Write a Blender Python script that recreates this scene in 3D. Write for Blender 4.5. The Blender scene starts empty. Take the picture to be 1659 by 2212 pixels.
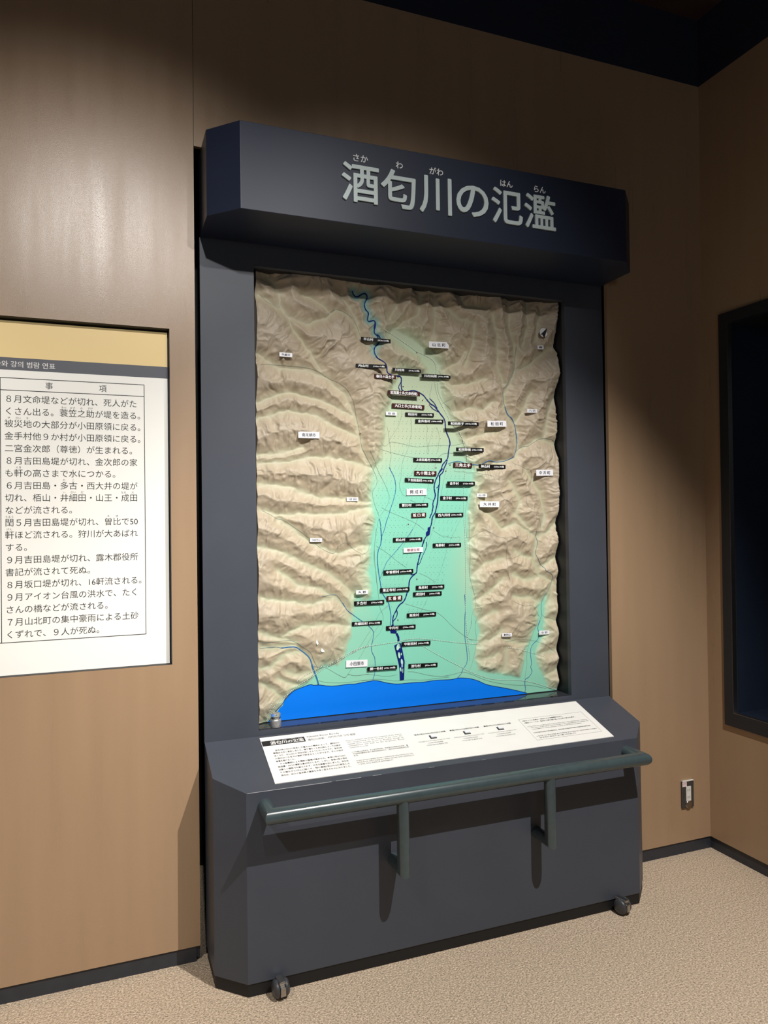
import bpy, bmesh, math, random
import numpy as np
from mathutils import Matrix, Vector, Euler

S = bpy.context.scene
COL = S.collection

# ------------------------------------------------------------------ camera
CAM_POS = (-0.3395, -2.7003, 1.55)
YAW, PITCH, ROLL, FPX = 0.37213, 0.01123, -0.01168, 1603.77
cy_, sy_, cp_, sp_ = math.cos(YAW), math.sin(YAW), math.cos(PITCH), math.sin(PITCH)
_f = Vector((sy_ * cp_, cy_ * cp_, sp_)); _r = Vector((cy_, -sy_, 0)); _u = _r.cross(_f)
_r2 = _r * math.cos(ROLL) + _u * math.sin(ROLL); _u2 = _u * math.cos(ROLL) - _r * math.sin(ROLL)
cam = bpy.data.cameras.new('camera'); camo = bpy.data.objects.new('camera', cam); COL.objects.link(camo)
cam.sensor_fit = 'HORIZONTAL'; cam.sensor_width = 36.0; cam.lens = FPX / 1659 * 36.0; cam.clip_start = .05
m3 = Matrix((_r2, _u2, -_f)).transposed()
camo.matrix_world = Matrix.Translation(CAM_POS) @ m3.to_4x4()
S.camera = camo

# ------------------------------------------------------------------ world, lamps, exposure
S.view_settings.view_transform = 'Standard'; S.view_settings.look = 'None'
S.view_settings.exposure = 0.08; S.view_settings.gamma = 1.0; S.view_settings.use_curve_mapping = False
W = bpy.data.worlds.new('world'); S.world = W; W.use_nodes = True
W.node_tree.nodes['Background'].inputs[0].default_value = (.5, .6, .85, 1)
W.node_tree.nodes['Background'].inputs[1].default_value = .008
LAMPS_R = [  # position, aim, watts, cone (deg), blend, colour, radius
    ((-.27, -2.60, 3.56), (-.36, 0.0, 1.88), 190, 54, .95, (1.0, .97, .93), .035),
    ((1.24, -2.28, 3.50), (.80, -.15, .20), 520, 66, .75, (1.0, .965, .92), .012),
    ((.78, -2.60, 3.48), (.72, 0.0, 1.98), 95, 48, .90, (1.0, .97, .93), .025),
    ((-1.75, -2.60, 3.52), (-1.12, 0.0, .50), 275, 56, .90, (1.0, .95, .88), .035),
]
for i, (pos, aim, wt, cone, bl, colr, rad) in enumerate(LAMPS_R):
    l = bpy.data.lights.new('spotlight', 'SPOT'); o = bpy.data.objects.new('spotlight', l); COL.objects.link(o)
    o.location = pos; o.rotation_euler = (Vector(aim) - Vector(pos)).to_track_quat('-Z', 'Y').to_euler()
    l.energy = wt; l.spot_size = math.radians(cone); l.spot_blend = bl; l.color = colr; l.shadow_soft_size = rad

gl = bpy.data.lights.new('ambient_fill', 'POINT'); go = bpy.data.objects.new('ambient_fill', gl); COL.objects.link(go)   # added cool fill light that lifts the dark upper walls
go.location = (-.2, -5.2, 2.5); gl.energy = 50; gl.color = (.80, .90, 1.0); gl.shadow_soft_size = .5

# ------------------------------------------------------------------ materials
def srgb(r, g, b):
    f = lambda c: (c / 255) / 12.92 if c / 255 <= .04045 else ((c / 255 + .055) / 1.055) ** 2.4
    return (f(r), f(g), f(b), 1)
def mat(name, col, rough=.5, metal=0., spec=.5, emit=None, es=0., coat=0.):
    m = bpy.data.materials.new(name); m.use_nodes = True
    b = m.node_tree.nodes['Principled BSDF']
    b.inputs['Base Color'].default_value = tuple(col[:3]) + (1,)
    b.inputs['Roughness'].default_value = rough; b.inputs['Metallic'].default_value = metal
    b.inputs['Specular IOR Level'].default_value = spec; b.inputs['Coat Weight'].default_value = coat
    if emit: b.inputs['Emission Color'].default_value = tuple(emit[:3]) + (1,); b.inputs['Emission Strength'].default_value = es
    return m
def noisy(m, scale, amt, stretch=(1, 1, 1), bump=0., bscale=None, bstretch=None, dist=.001, rvar=0., detail=3.):
    """procedural mottling of the base colour and fine relief, in object space"""
    nt = m.node_tree; b = nt.nodes['Principled BSDF']; base = tuple(b.inputs['Base Color'].default_value)
    tc = nt.nodes.new('ShaderNodeTexCoord'); mp = nt.nodes.new('ShaderNodeMapping'); mp.inputs['Scale'].default_value = stretch
    nz = nt.nodes.new('ShaderNodeTexNoise'); nz.inputs['Scale'].default_value = scale; nz.inputs['Detail'].default_value = detail
    nt.links.new(tc.outputs['Object'], mp.inputs[0]); nt.links.new(mp.outputs[0], nz.inputs['Vector'])
    mr = nt.nodes.new('ShaderNodeMapRange'); mr.inputs[1].default_value = .25; mr.inputs[2].default_value = .75
    mr.inputs[3].default_value = 1 - amt; mr.inputs[4].default_value = 1 + amt
    mx = nt.nodes.new('ShaderNodeVectorMath'); mx.operation = 'SCALE'; mx.inputs[0].default_value = base[:3]
    nt.links.new(nz.outputs['Fac'], mr.inputs[0]); nt.links.new(mr.outputs[0], mx.inputs['Scale']); nt.links.new(mx.outputs[0], b.inputs['Base Color'])
    if rvar:
        m2 = nt.nodes.new('ShaderNodeMapRange'); r0 = b.inputs['Roughness'].default_value
        m2.inputs[1].default_value = .3; m2.inputs[2].default_value = .7; m2.inputs[3].default_value = r0 - rvar; m2.inputs[4].default_value = r0 + rvar
        nt.links.new(nz.outputs['Fac'], m2.inputs[0]); nt.links.new(m2.outputs[0], b.inputs['Roughness'])
    if bump:
        mp2 = nt.nodes.new('ShaderNodeMapping'); mp2.inputs['Scale'].default_value = bstretch or (1, 1, 1)
        n2 = nt.nodes.new('ShaderNodeTexNoise'); n2.inputs['Scale'].default_value = bscale or scale; n2.inputs['Detail'].default_value = 2
        bp = nt.nodes.new('ShaderNodeBump'); bp.inputs['Strength'].default_value = bump; bp.inputs['Distance'].default_value = dist
        nt.links.new(tc.outputs['Object'], mp2.inputs[0]); nt.links.new(mp2.outputs[0], n2.inputs['Vector'])
        nt.links.new(n2.outputs['Fac'], bp.inputs['Height']); nt.links.new(bp.outputs[0], b.inputs['Normal'])
    return m
M = {}
M['wall'] = noisy(mat('brown wall covering', (.365, .242, .146), .31, spec=.6), 4, .045, (3.5, 3.5, .30), 1.0, 800, (1, 1, .5), .00028, rvar=.05)
M['wall_edge'] = noisy(mat('brown wall edge', (.22, .13, .07), .6), 8, .1)
M['navy_wall'] = noisy(mat('dark navy upper wall', (.010, .014, .032), .8), 4, .2)
M['ceiling'] = noisy(mat('dark ceiling', (.05, .022, .018), .9), 3, .2)
M['black'] = mat('black', (.004, .004, .005), .6)
M['carpet'] = noisy(mat('beige loop carpet', (.60, .475, .35), .95, spec=.1), 150, .55, (1, 1, 1), 1.0, 190, None, .008, detail=3)
M['base'] = noisy(mat('dark grey baseboard', (.026, .029, .038), .5), 30, .15)
M['lacquer'] = noisy(mat('charcoal blue laminate', (.056, .063, .081), .44, spec=.32), 6, .05, (1, 1, 1), .10, 900, None, .0004)
M['header'] = noisy(mat('dark blue laminate', (.019, .026, .050), .42, spec=.35), 6, .05, (1, 1, 1), .10, 900, None, .0004)
M['sill'] = noisy(mat('glossy charcoal sill', (.040, .043, .050), .10, spec=.8), 9, .06)
M['recess'] = noisy(mat('dark recess lining', (.013, .015, .020), .4, spec=.3), 9, .08)
M['rail'] = noisy(mat('grey green painted tube', (.050, .072, .078), .26, spec=.6), 40, .08, (1, 1, 1), .06, 500, None, .0005)
M['title'] = noisy(mat('pale grey green cut letters', (.60, .70, .69), .5), 40, .04)
M['kana'] = mat('white letters', (.80, .82, .82), .5)
M['paper'] = noisy(mat('white laminated sheet', (.83, .81, .78), .45), 12, .02)
M['ink'] = mat('black ink', (.012, .012, .014), .6)
M['inkgrey'] = mat('dark grey ink', (.045, .045, .05), .6)
M['board'] = noisy(mat('cream backlit sheet', (.76, .74, .69), .5, emit=(.80, .77, .70), es=.24), 3, .02)
M['boardy'] = noisy(mat('straw yellow band', (.68, .50, .22), .5, emit=(.74, .56, .26), es=.25), 2, .03)
M['boardg'] = noisy(mat('slate grey band', (.072, .074, .088), .5, emit=(.08, .08, .10), es=.20), 3, .02)
M['pblack'] = mat('black plate', (.004, .004, .005), .5, spec=.15)
M['pred'] = noisy(mat('dark red brown plate', (.045, .006, .004), .5, spec=.15), 30, .1)
M['pwhite'] = noisy(mat('white plate', (.80, .80, .84), .45), 30, .02)
M['pink'] = mat('rose ink', (.30, .05, .07), .6)
M['pin'] = mat('dark pin', (.05, .05, .05), .4, metal=.6)
M['navy'] = noisy(mat('navy river paint', (.003, .013, .14), .45, spec=.2), 60, .15)
M['blue'] = noisy(mat('blue stream paint', (.020, .13, .34), .5, spec=.2), 60, .15)
M['brook'] = mat('pale grey blue brook line', (.11, .22, .27), .5)
M['sea'] = noisy(mat('bright blue sea paint', (.001, .19, .84), .38, spec=.3), 3, .06)
M['road'] = mat('grey green road line', (.16, .22, .19), .6)
M['white'] = mat('white dash', (.78, .86, .80), .6)
M['darkdash'] = mat('dark dash', (.05, .09, .08), .6)
M['redlamp'] = mat('dull red lamp', (.16, .030, .020), .3)
M['worn'] = mat('worn pale edge highlight', (.55, .55, .56), .4)
M['metal'] = noisy(mat('brushed metal', (.45, .44, .42), .28, metal=1.), 60, .1, (1, 1, 8))
M['caster'] = noisy(mat('dark grey plastic wheel', (.045, .046, .052), .4), 30, .1)
M['plate'] = noisy(mat('dark grey metal cover', (.09, .085, .085), .35, metal=.5), 30, .08)
M['ivory'] = mat('ivory plastic', (.72, .72, .66), .4)
M['sticker'] = mat('pale pink sticker', (.75, .62, .62), .5)
M['stickered'] = mat('red sticker line', (.55, .20, .20), .5)
M['niche'] = noisy(mat('dark navy niche lining', (.012, .018, .034), .35, spec=.5), 5, .15)
M['nichef'] = noisy(mat('dark charcoal niche frame', (.018, .021, .026), .4, spec=.4), 5, .1)
M['jarbody'] = noisy(mat('frosted silver jar', (.42, .42, .42), .35, metal=.55), 160, .25)
g = mat('clear glass', (1, 1, 1), .03); g.node_tree.nodes['Principled BSDF'].inputs['Transmission Weight'].default_value = .92; M['glass'] = g

# ------------------------------------------------------------------ helpers
def tag(o, label=None, cat=None, group=None, kind=None):
    if label: o['label'] = label
    if cat: o['category'] = cat
    if group: o['group'] = group
    if kind: o['kind'] = kind
    return o
OFFS = {}                                                 # origin of a thing whose parts are written in shared stand coordinates
class MB:
    def __init__(s): s.v = []; s.f = []; s.m = []
    def add(s, vs, fs, mi=0):
        n = len(s.v); s.v += [tuple(v) for v in vs]; s.f += [tuple(i + n for i in f) for f in fs]; s.m += [mi] * len(fs); return s
    def box(s, a, b, mi=0):
        x0, y0, z0 = [min(p, q) for p, q in zip(a, b)]; x1, y1, z1 = [max(p, q) for p, q in zip(a, b)]
        return s.add([(x0, y0, z0), (x1, y0, z0), (x1, y1, z0), (x0, y1, z0), (x0, y0, z1), (x1, y0, z1), (x1, y1, z1), (x0, y1, z1)],
              [(0, 3, 2, 1), (4, 5, 6, 7), (0, 1, 5, 4), (1, 2, 6, 5), (2, 3, 7, 6), (3, 0, 4, 7)], mi)
    def prism(s, pts, zlo, zhi, mi=0):
        """pts (x, y) counter-clockwise seen from above; zlo / zhi numbers or functions of (x, y)"""
        lo = zlo if callable(zlo) else (lambda x, y: zlo); hi = zhi if callable(zhi) else (lambda x, y: zhi); n = len(pts)
        vs = [(x, y, lo(x, y)) for x, y in pts] + [(x, y, hi(x, y)) for x, y in pts]
        return s.add(vs, [tuple(range(n))[::-1], tuple(range(n, 2 * n))] + [(i, (i + 1) % n, n + (i + 1) % n, n + i) for i in range(n)], mi)
    def sweep(s, path, r, seg=24, mi=0):
        """round tube along a polyline with mitred corners"""
        P = [Vector(p) for p in path]; n = len(P); rings = []
        d0 = (P[1] - P[0]).normalized(); up = Vector((0, 0, 1)) if abs(d0.z) < .9 else Vector((1, 0, 0))
        e1 = d0.cross(up).normalized(); e2 = d0.cross(e1).normalized()
        ring = [P[0] + r * (math.cos(2 * math.pi * k / seg) * e1 + math.sin(2 * math.pi * k / seg) * e2) for k in range(seg)]
        rings.append(ring)
        for i in range(1, n):
            d = (P[i] - P[i - 1]).normalized()
            nn = d if i == n - 1 else (d + (P[i + 1] - P[i]).normalized()).normalized()
            ring = [q + d * ((P[i] - q).dot(nn) / d.dot(nn)) for q in ring]; rings.append(ring)
        vs = [tuple(q) for ring in rings for q in ring]; fs = []
        for i in range(n - 1):
            for k in range(seg): fs.append((i * seg + k, i * seg + (k + 1) % seg, (i + 1) * seg + (k + 1) % seg, (i + 1) * seg + k))
        fs += [tuple(range(seg))[::-1], tuple(range((n - 1) * seg, n * seg))]
        return s.add(vs, fs, mi)
    def lathe(s, prof, c=(0, 0, 0), seg=28, axis='z', mi=0):
        vs = []; n = len(prof)
        for r, h in prof:
            for k in range(seg):
                a = 2 * math.pi * k / seg; p = (r * math.cos(a), r * math.sin(a), h)
                if axis == 'x': p = (h, r * math.cos(a), r * math.sin(a))
                if axis == 'y': p = (r * math.cos(a), h, r * math.sin(a))
                vs.append((p[0] + c[0], p[1] + c[1], p[2] + c[2]))
        fs = [(i * seg + k, i * seg + (k + 1) % seg, (i + 1) * seg + (k + 1) % seg, (i + 1) * seg + k) for i in range(n - 1) for k in range(seg)]
        fs += [tuple(range(seg))[::-1], tuple(range((n - 1) * seg, n * seg))]
        return s.add(vs, fs, mi)
    def build(s, name, mats, parent=None, smooth=None, bevel=0, off=(0, 0, 0), fix=True):
        if parent and parent.name in OFFS: off = OFFS[parent.name]
        me = bpy.data.meshes.new(name)
        me.from_pydata([(v[0] - off[0], v[1] - off[1], v[2] - off[2]) for v in s.v], [], s.f)
        for mm in (mats if isinstance(mats, list) else [mats]): me.materials.append(M[mm])
        if isinstance(mats, list): me.polygons.foreach_set('material_index', s.m)
        if fix:
            bm = bmesh.new(); bm.from_mesh(me); bmesh.ops.recalc_face_normals(bm, faces=bm.faces); bm.to_mesh(me); bm.free()
        if smooth is not None:
            me.polygons.foreach_set('use_smooth', [True] * len(me.polygons)); me.set_sharp_from_angle(angle=math.radians(smooth))
        me.update()
        o = bpy.data.objects.new(name, me); COL.objects.link(o)
        if parent: o.parent = parent
        if parent and parent.name in OFFS: OFFS[o.name] = off
        if bevel:
            bv = o.modifiers.new('bevel', 'BEVEL'); bv.width = bevel; bv.segments = 2; bv.limit_method = 'ANGLE'; bv.angle_limit = math.radians(25)
        return o
def empty(name, loc=(0, 0, 0), rot=(0, 0, 0)):
    o = bpy.data.objects.new(name, None); COL.objects.link(o); o.location = loc; o.rotation_euler = rot; o.empty_display_size = .05; return o

# flat lettering -> mesh; u = right vector, v = up vector, n = facing vector of the surface
_tc = {}
def text_mesh(body, bold=0., depth=0., res=3):
    k = (body, bold, depth, res)
    if k in _tc: return _tc[k]
    c = bpy.data.curves.new('lettering', 'FONT'); c.body = body; c.extrude = depth; c.resolution_u = res; c.size = 1
    o = bpy.data.objects.new('lettering', c); COL.objects.link(o)
    me = bpy.data.meshes.new_from_object(o); COL.objects.unlink(o); bpy.data.objects.remove(o)
    n = len(me.vertices); co = np.empty(n * 3, np.float32); me.vertices.foreach_get('co', co); co = co.reshape(-1, 3)
    fs = [tuple(p.vertices) for p in me.polygons]; bpy.data.meshes.remove(me); bpy.data.curves.remove(c)
    if bold:                                              # heavier strokes: the same outlines pushed out sideways
        dirs = [(math.cos(a * math.pi / 4 + .39), math.sin(a * math.pi / 4 + .39)) for a in range(8)] if bold >= .012 and depth else [(1, .5), (-1, -.5)]
        cs, f2 = [], []
        for i, (dx, dy) in enumerate(dirs):
            c2 = co.copy(); c2[:, 0] += dx * bold; c2[:, 1] += dy * bold; c2[:, 2] += (.0006 if depth else .004) * i; cs.append(c2); f2 += [tuple(v + i * n for v in f) for f in fs]
        co, fs = np.concatenate(cs), f2
    _tc[k] = (co, fs); return _tc[k]
def lettering(body, org, u, v, n, em, material, parent, x0=None, x1=None, align='l', bold=0., depth=0., name='lettering', res=3, vc=.38):
    """org: surface point of x = 0, line centre; x0..x1 fits the ink to that span along u"""
    co, fs = text_mesh(body, bold, depth / em if em else 0, res)
    if not len(co): return None
    a, b = float(co[:, 0].min()), float(co[:, 0].max())
    if x1 is not None: sx = (x1 - x0) / (b - a); tx = x0 - a * sx
    else:
        sx = em; tx = (x0 or 0) - (a * sx if align == 'l' else b * sx if align == 'r' else (a + b) / 2 * sx if align == 'c' else 0)
    X = co[:, 0] * sx + tx; Y = (co[:, 1] - vc) * em; Z = co[:, 2] * em + .0004 + depth
    P = np.array(org)[None] + X[:, None] * np.array(u)[None] + Y[:, None] * np.array(v)[None] + Z[:, None] * np.array(n)[None]
    mb = MB(); mb.v = [tuple(p) for p in P.tolist()]; mb.f = fs; mb.m = [0] * len(fs)
    return mb.build(name, material, parent, fix=False)

# ------------------------------------------------------------------ room shell
RX, ZC, ZW, ZCEIL = 2.3345, 3.581, .0565, 3.897          # right corner, top of the brown walls, their bottom edge, ceiling
OX, OZ = 1.788, 2.8965                                    # wall opening behind the stand
BX0, BX1, BZ0, BZ1 = -1.95, -.0886, 1.0535, 2.2335        # opening of the lit board
tag(MB().box((-3.6, -7.0, -.05), (RX + .6, .9, 0)).build('floor', 'carpet'), kind='structure')
tag(MB().box((-3.6, -7.0, ZCEIL), (RX + .6, .9, ZCEIL + .05)).build('ceiling', 'ceiling'), kind='structure')
wb = tag(empty('wall_back', (0, 0, 0)), kind='structure')
T = .018
p = MB()                                                  # left panel around the lit board
p.box((-3.55, 0, ZW), (BX0, T, ZC)); p.box((BX0, 0, ZW), (BX1, T, BZ0)); p.box((BX0, 0, BZ1), (BX1, T, ZC)); p.box((BX1, 0, ZW), (-.0005, T, ZC))
p.build('wall_panel', 'wall', wb)
MB().box((.0010, .0004, OZ), (OX, T, ZC)).build('wall_panel', 'wall', wb)
MB().box((OX, 0, ZW), (RX, T, ZC)).build('wall_panel', 'wall', wb)
MB().box((-.085, T, .0), (-.006, .075, ZC)).box((OX + .006, T, 0), (RX, .075, ZC)).build('wall_core', 'black', wb)
wr = tag(empty('wall_right', (RX, 0, 0)), kind='structure')
NY0, NY1, NZ0, NZ1 = -.107, -1.60, .606, 2.471            # niche frame, outer edge
p = MB(); p.box((0, NY0 - .02, ZW), (.06, .06, ZC)); p.box((0, NY1 + .02, ZW), (.06, NY0 - .02, NZ0 + .03)); p.box((0, NY1 + .02, NZ1 - .03), (.06, NY0 - .02, ZC)); p.box((0, -6.95, ZW), (.06, NY1 + .02, ZC))
p.build('wall_panel', 'wall', wr)
tag(MB().box((-3.6, .001, ZC), (RX + .06, .06, ZCEIL)).build('trim_1', 'navy_wall'), kind='structure')
tag(MB().box((RX + .001, -6.95, ZC), (RX + .06, 0, ZCEIL)).build('trim_2', 'navy_wall'), kind='structure')
tag(MB().box((-3.6, -6.95, 0), (-3.55, .06, ZCEIL)).build('wall_left', 'wall'), kind='structure')
tag(MB().box((-3.55, -7.0, 0), (RX + .06, -6.95, ZCEIL)).build('wall_rear', 'navy_wall'), kind='structure')
# black pocket in the wall behind the stand
tag(MB().box((-.05, .75, 0), (OX + .05, .78, OZ + .05)).box((-.05, .09, 0), (-.03, .75, OZ + .05)).box((OX + .03, .09, 0), (OX + .05, .75, OZ + .05)).box((-.05, .06, OZ + .03), (OX + .05, .78, OZ + .05)).build('trim_3', 'black'), kind='structure')
BD = .007
tag(MB().box((-3.55, BD, 0), (-.013, BD + .02, ZW - .0005)).box((-.013, BD + .006, .012), (-.0005, .07, ZW)).build('baseboard_left', 'base'), kind='structure')
tag(MB().box((OX, BD, 0), (RX + BD, BD + .02, ZW + .01)).build('baseboard_back', 'base'), kind='structure')
tag(MB().box((RX + BD, -6.95, 0), (RX + BD + .02, BD, ZW + .01)).build('baseboard_right', 'base'), kind='structure')

# ---- map geometry
def T4(l): return [(a / 1e4, b / 1e4) for a, b in l]             # tenths of a millimetre on the map plane
PLAIN = T4([(7752,21303),(7492,20749),(7384,20026),(7088,19478),(7074,18587),(6892,17872),(6546,17513),(6495,16630),(6592,15573),(6463,14520),(6335,13471),(6433,12592),(6130,12257),(5767,12624),(5607,11765),(5599,11160),(5337,10747),(5278,10407),(5003,10086),(4467,10129),(3967,9663),(3320,9301),(2714,8611),(2288,8161),(8107,5213),(15087,5400),(15036,8206),(14243,8376),(13360,8875),(12489,9064),(11634,9212),(10797,9430),(10642,9995),(10888,10899),(10677,11835),(10494,13134),(10394,14428),(10418,15719),(10518,16644),(10700,17480),(10337,18030),(10042,18763),(9708,19489),(9455,20122),(9327,20849),(9299,21582),(8986,22019),(8494,22349),(7910,22667),(7428,22809),(7272,22671),(7807,22298),(8488,21985),(8878,21555),(8971,21195),(8473,21075)])
VALE = T4([(12803,8509),(12884,9256),(13167,10180),(13400,10734),(13696,11096),(13757,11857),(14057,12226),(13906,11466),(13889,10702),(13613,10338),(13490,9776),(13700,9188),(14022,8587)])
CORE = T4([(8468,20802),(9540,19207),(9514,17739),(8688,16276),(8073,14841),(7852,13237),(8218,11790),(8185,9827)])
VALLEYS = [T4(l) for l in [
[(5712,24150),(5741,24039),(5810,23969),(5900,23949),(5981,23986),(6063,24051),(6165,24109),(6266,24110),(6315,24028),(6308,23931),(6262,23849),(6210,23748),(6198,23632),(6237,23520),(6337,23433),(6366,23359),(6334,23221),(6322,23105),(6362,23060),(6474,23099),(6577,23136),(6638,23093),(6657,22998),(6635,22881),(6602,22743),(6611,22647),(6692,22596),(6794,22565),(6854,22483),(6800,22314),(6748,22243),(6623,22127),(6570,22008),(6598,21837),(6678,21707),(6821,21639),(6985,21573),(7066,21481),(7105,21368),(7103,21232),(7174,21130),(7385,21064)],
[(2107,21457),(2864,21001),(3730,21055),(4613,20850),(5328,20281),(5774,19427),(5946,18556),(6212,17684)],
[(2132,23640),(2721,23275),(3232,22896),(3928,22784),(4643,23018),(5008,23398),(5462,23264),(6006,22606),(6463,21933)],
[(2892,23290),(3571,22241),(4002,21673),(4438,21098)],
[(2478,24350),(2846,23710),(2892,23290)],
[(3766,23800),(4470,23522),(4861,23211)],
[(5289,23949),(5738,23288),(6008,22694)],
[(8415,23526),(7822,23202),(7429,22863)],
[(8526,24266),(8415,23526)],
[(7643,24179),(7443,23710),(7147,23234)],
[(9126,24324),(9167,23225),(8954,22475),(9187,22033)],
[(9424,24077),(10128,23492),(10853,23367),(10732,22515),(10404,21653)],
[(10415,22212),(10096,21726),(9478,21409)],
[(10145,24424),(10447,23986),(11287,24064)],
[(12476,24460),(12392,23497),(12652,22370),(12702,21608),(12407,21019),(12182,20627),(12171,20057),(12378,19590),(12695,19126),(12723,18364),(12606,17981),(11803,17777),(10954,17670)],
[(11601,23809),(11904,22886),(11839,21744),(12082,21001)],
[(14099,22472),(13415,21942),(12702,21608)],
[(14916,23316),(14561,22799),(14099,22472)],
[(13243,24341),(13334,23383),(12986,22586)],
[(13911,24208),(13786,23614),(13657,22828)],
[(14811,18609),(13571,18769),(12723,18364)],
[(13389,20687),(12930,19899),(12592,19408)],
[(14744,20756),(14271,19954),(14028,19169),(13907,18779)],
[(11638,20222),(11208,19921),(10581,19987),(9856,19771)],
[(11829,19098),(11188,18890),(10453,18682)],
[(11179,18422),(10648,18037)],
[(11337,21148),(10598,20919),(9874,20787),(9472,21041)],
[(2088,19783),(3198,20173),(4600,19899),(5682,19423)],
[(2081,19198),(3189,19495),(4237,19366),(5308,18886),(5948,18644)],
[(2066,17864),(2828,17997),(3693,18186)],
[(2146,17565),(3167,17717),(4573,17914),(5657,17674),(6396,17511)],
[(2138,16866),(3155,16754),(4197,16418),(5271,16280),(6376,16190)],
[(3488,15774),(4543,15731),(5265,15846),(6373,16015)],
[(2128,15951),(2801,15745),(3488,15774)],
[(2029,14624),(2785,14439),(3468,14168),(4515,13624),(5227,13167),(5767,12624)],
[(2799,15611),(3480,15097),(4350,14569),(5062,14294),(5795,14536),(6463,14520)],
[(2777,13770),(3456,13240),(4329,13034),(4860,12753)],
[(2175,12796),(3104,12617),(4146,12531),(4860,12753),(5305,12301),(5660,11589)],
[(2917,11340),(3610,11681),(4311,11723),(5531,11562)],
[(2077,11561),(2746,11268),(3429,11137)],
[(2071,11017),(2743,11002),(3427,10970),(3942,10426),(4246,9503)],
[(2113,10321),(2481,10341),(2995,10716),(3511,10745)],
[(2106,9744),(2555,9456),(2923,9055)],
[(3072,10076),(3587,9949),(3902,10006)],
[(2729,9855),(3238,9643),(3582,9529)],
[(14509,15299),(14048,14920),(13596,14736),(13464,13782),(13786,13197),(14342,12887),(14260,12216),(13981,11846)],
[(11145,16646),(11236,15899),(11965,15143),(12617,15323),(13487,14833)],
[(12434,17029),(12855,16271),(12625,15702),(13271,15124)],
[(13103,17608),(13749,16655),(13952,15692),(13828,15116)],
[(10910,15344),(10691,14791),(10439,14611)],
[(12048,13919),(11299,13754),(10496,13226)],
[(12031,13074),(11062,12370),(10539,12210)],
[(11685,11779),(11046,11537),(10730,11370)],
[(12594,14187),(13027,13985),(13466,13877)],
[(12466,13246),(13007,13036),(13673,13105)],
[(12555,12298),(13211,12266),(13873,12043)],
[(11989,11014),(11451,10676),(10817,10442)],
[(12089,10633),(12733,10400),(13281,10362)],
[(11758,10096),(11226,9950),(10702,9898)],
[(12189,10251),(12066,9511),(11845,9156)],
[(14707,13938),(14248,13758),(13792,13484)],
[(14646,11231),(14195,11354),(13859,11373)],
[(14621,10075),(14052,9924),(13603,9863)],
[(14603,9305),(14145,9055),(13807,8988)]]]
RIVERS = [(T4(l), w) for l, w in [
([(5712,24150),(5741,24039),(5810,23969),(5900,23949),(5981,23986),(6063,24051),(6165,24109),(6266,24110),(6315,24028),(6308,23931),(6262,23849),(6210,23748),(6198,23632),(6237,23520),(6337,23433),(6366,23359),(6334,23221),(6322,23105),(6362,23060),(6474,23099),(6577,23136),(6638,23093),(6657,22998),(6635,22881),(6602,22743),(6611,22647),(6692,22596),(6794,22565),(6854,22483),(6800,22314),(6748,22243),(6623,22127),(6570,22008),(6598,21837),(6678,21707),(6821,21639),(6985,21573),(7066,21481),(7105,21368),(7103,21232),(7174,21130),(7385,21064),(7595,21081),(7688,21064),(7733,20980),(7707,20849),(7716,20676),(7737,20525),(7889,20478),(8054,20520),(8196,20553),(8338,20534),(8527,20456),(8669,20376),(8762,20249),(8880,20123),(8975,20039),(9095,20000),(9190,19894),(9285,19788),(9404,19638),(9471,19579),(9554,19450),(9575,19296),(9573,19141),(9607,18987),(9677,18834),(9748,18681),(9774,18504),(9731,18392),(9703,18236),(9676,18058),(9661,17932),(9536,17797),(9412,17662),(9386,17529),(9261,17352),(9211,17241),(9123,17086),(9060,16910),(9045,16757),(9066,16603),(9101,16493),(9074,16362),(9000,16230),(8973,16099),(8996,16033),(8958,15902),(8944,15793),(8882,15684),(8832,15575)],3.2),
([(7707,20849),(7624,20736),(7599,20626),(7655,20521)],2.2),
([(8907,20278),(9026,20173),(9121,20090),(9191,19960),(9239,19896)],2.2),
([(6658,23076),(6599,22974),(6597,22858),(6612,22763)],2.0),
([(6692,22596),(6752,22484),(6770,22312)],2.4),
([(8932,19976),(9063,19850),(9183,19811),(9279,19749)],2.0),
([(9635,17865),(9584,17709),(9483,17531),(9431,17354),(9296,17275),(9293,17110),(9278,16956),(9251,16780),(9224,16648),(9209,16472),(9194,16296),(9167,16120),(9115,15945),(9088,15792),(8990,15683),(8940,15574),(8926,15465),(8887,15269),(8813,15182),(8739,15031),(8713,14922),(8640,14815),(8542,14664),(8607,14765),(8520,14554),(8467,14372),(8397,14162),(8344,13981),(8291,13801),(8255,13620),(8253,13469),(8086,13354),(7986,13267),(7918,13119),(7915,12969),(7864,12820),(7812,12642),(7743,12465),(7644,12335),(7545,12295),(7414,12152),(7363,12035),(7248,11862),(7213,11685),(7226,11506),(7255,11295)],3.2),
([(9259,17264),(9304,17066),(9227,16801),(9142,16757)],2.0),
([(8671,14642),(8703,14519),(8633,14338),(8530,14158),(8460,14008),(8374,13798),(8291,13771)],1.8),
([(7364,12095),(7426,11942),(7359,11766),(7228,11640)],2.4),
([(8039,13507),(7987,13358),(8252,13454)],2.0),
([(7365,11169),(7444,11014),(7441,10865)],6)]]
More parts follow.
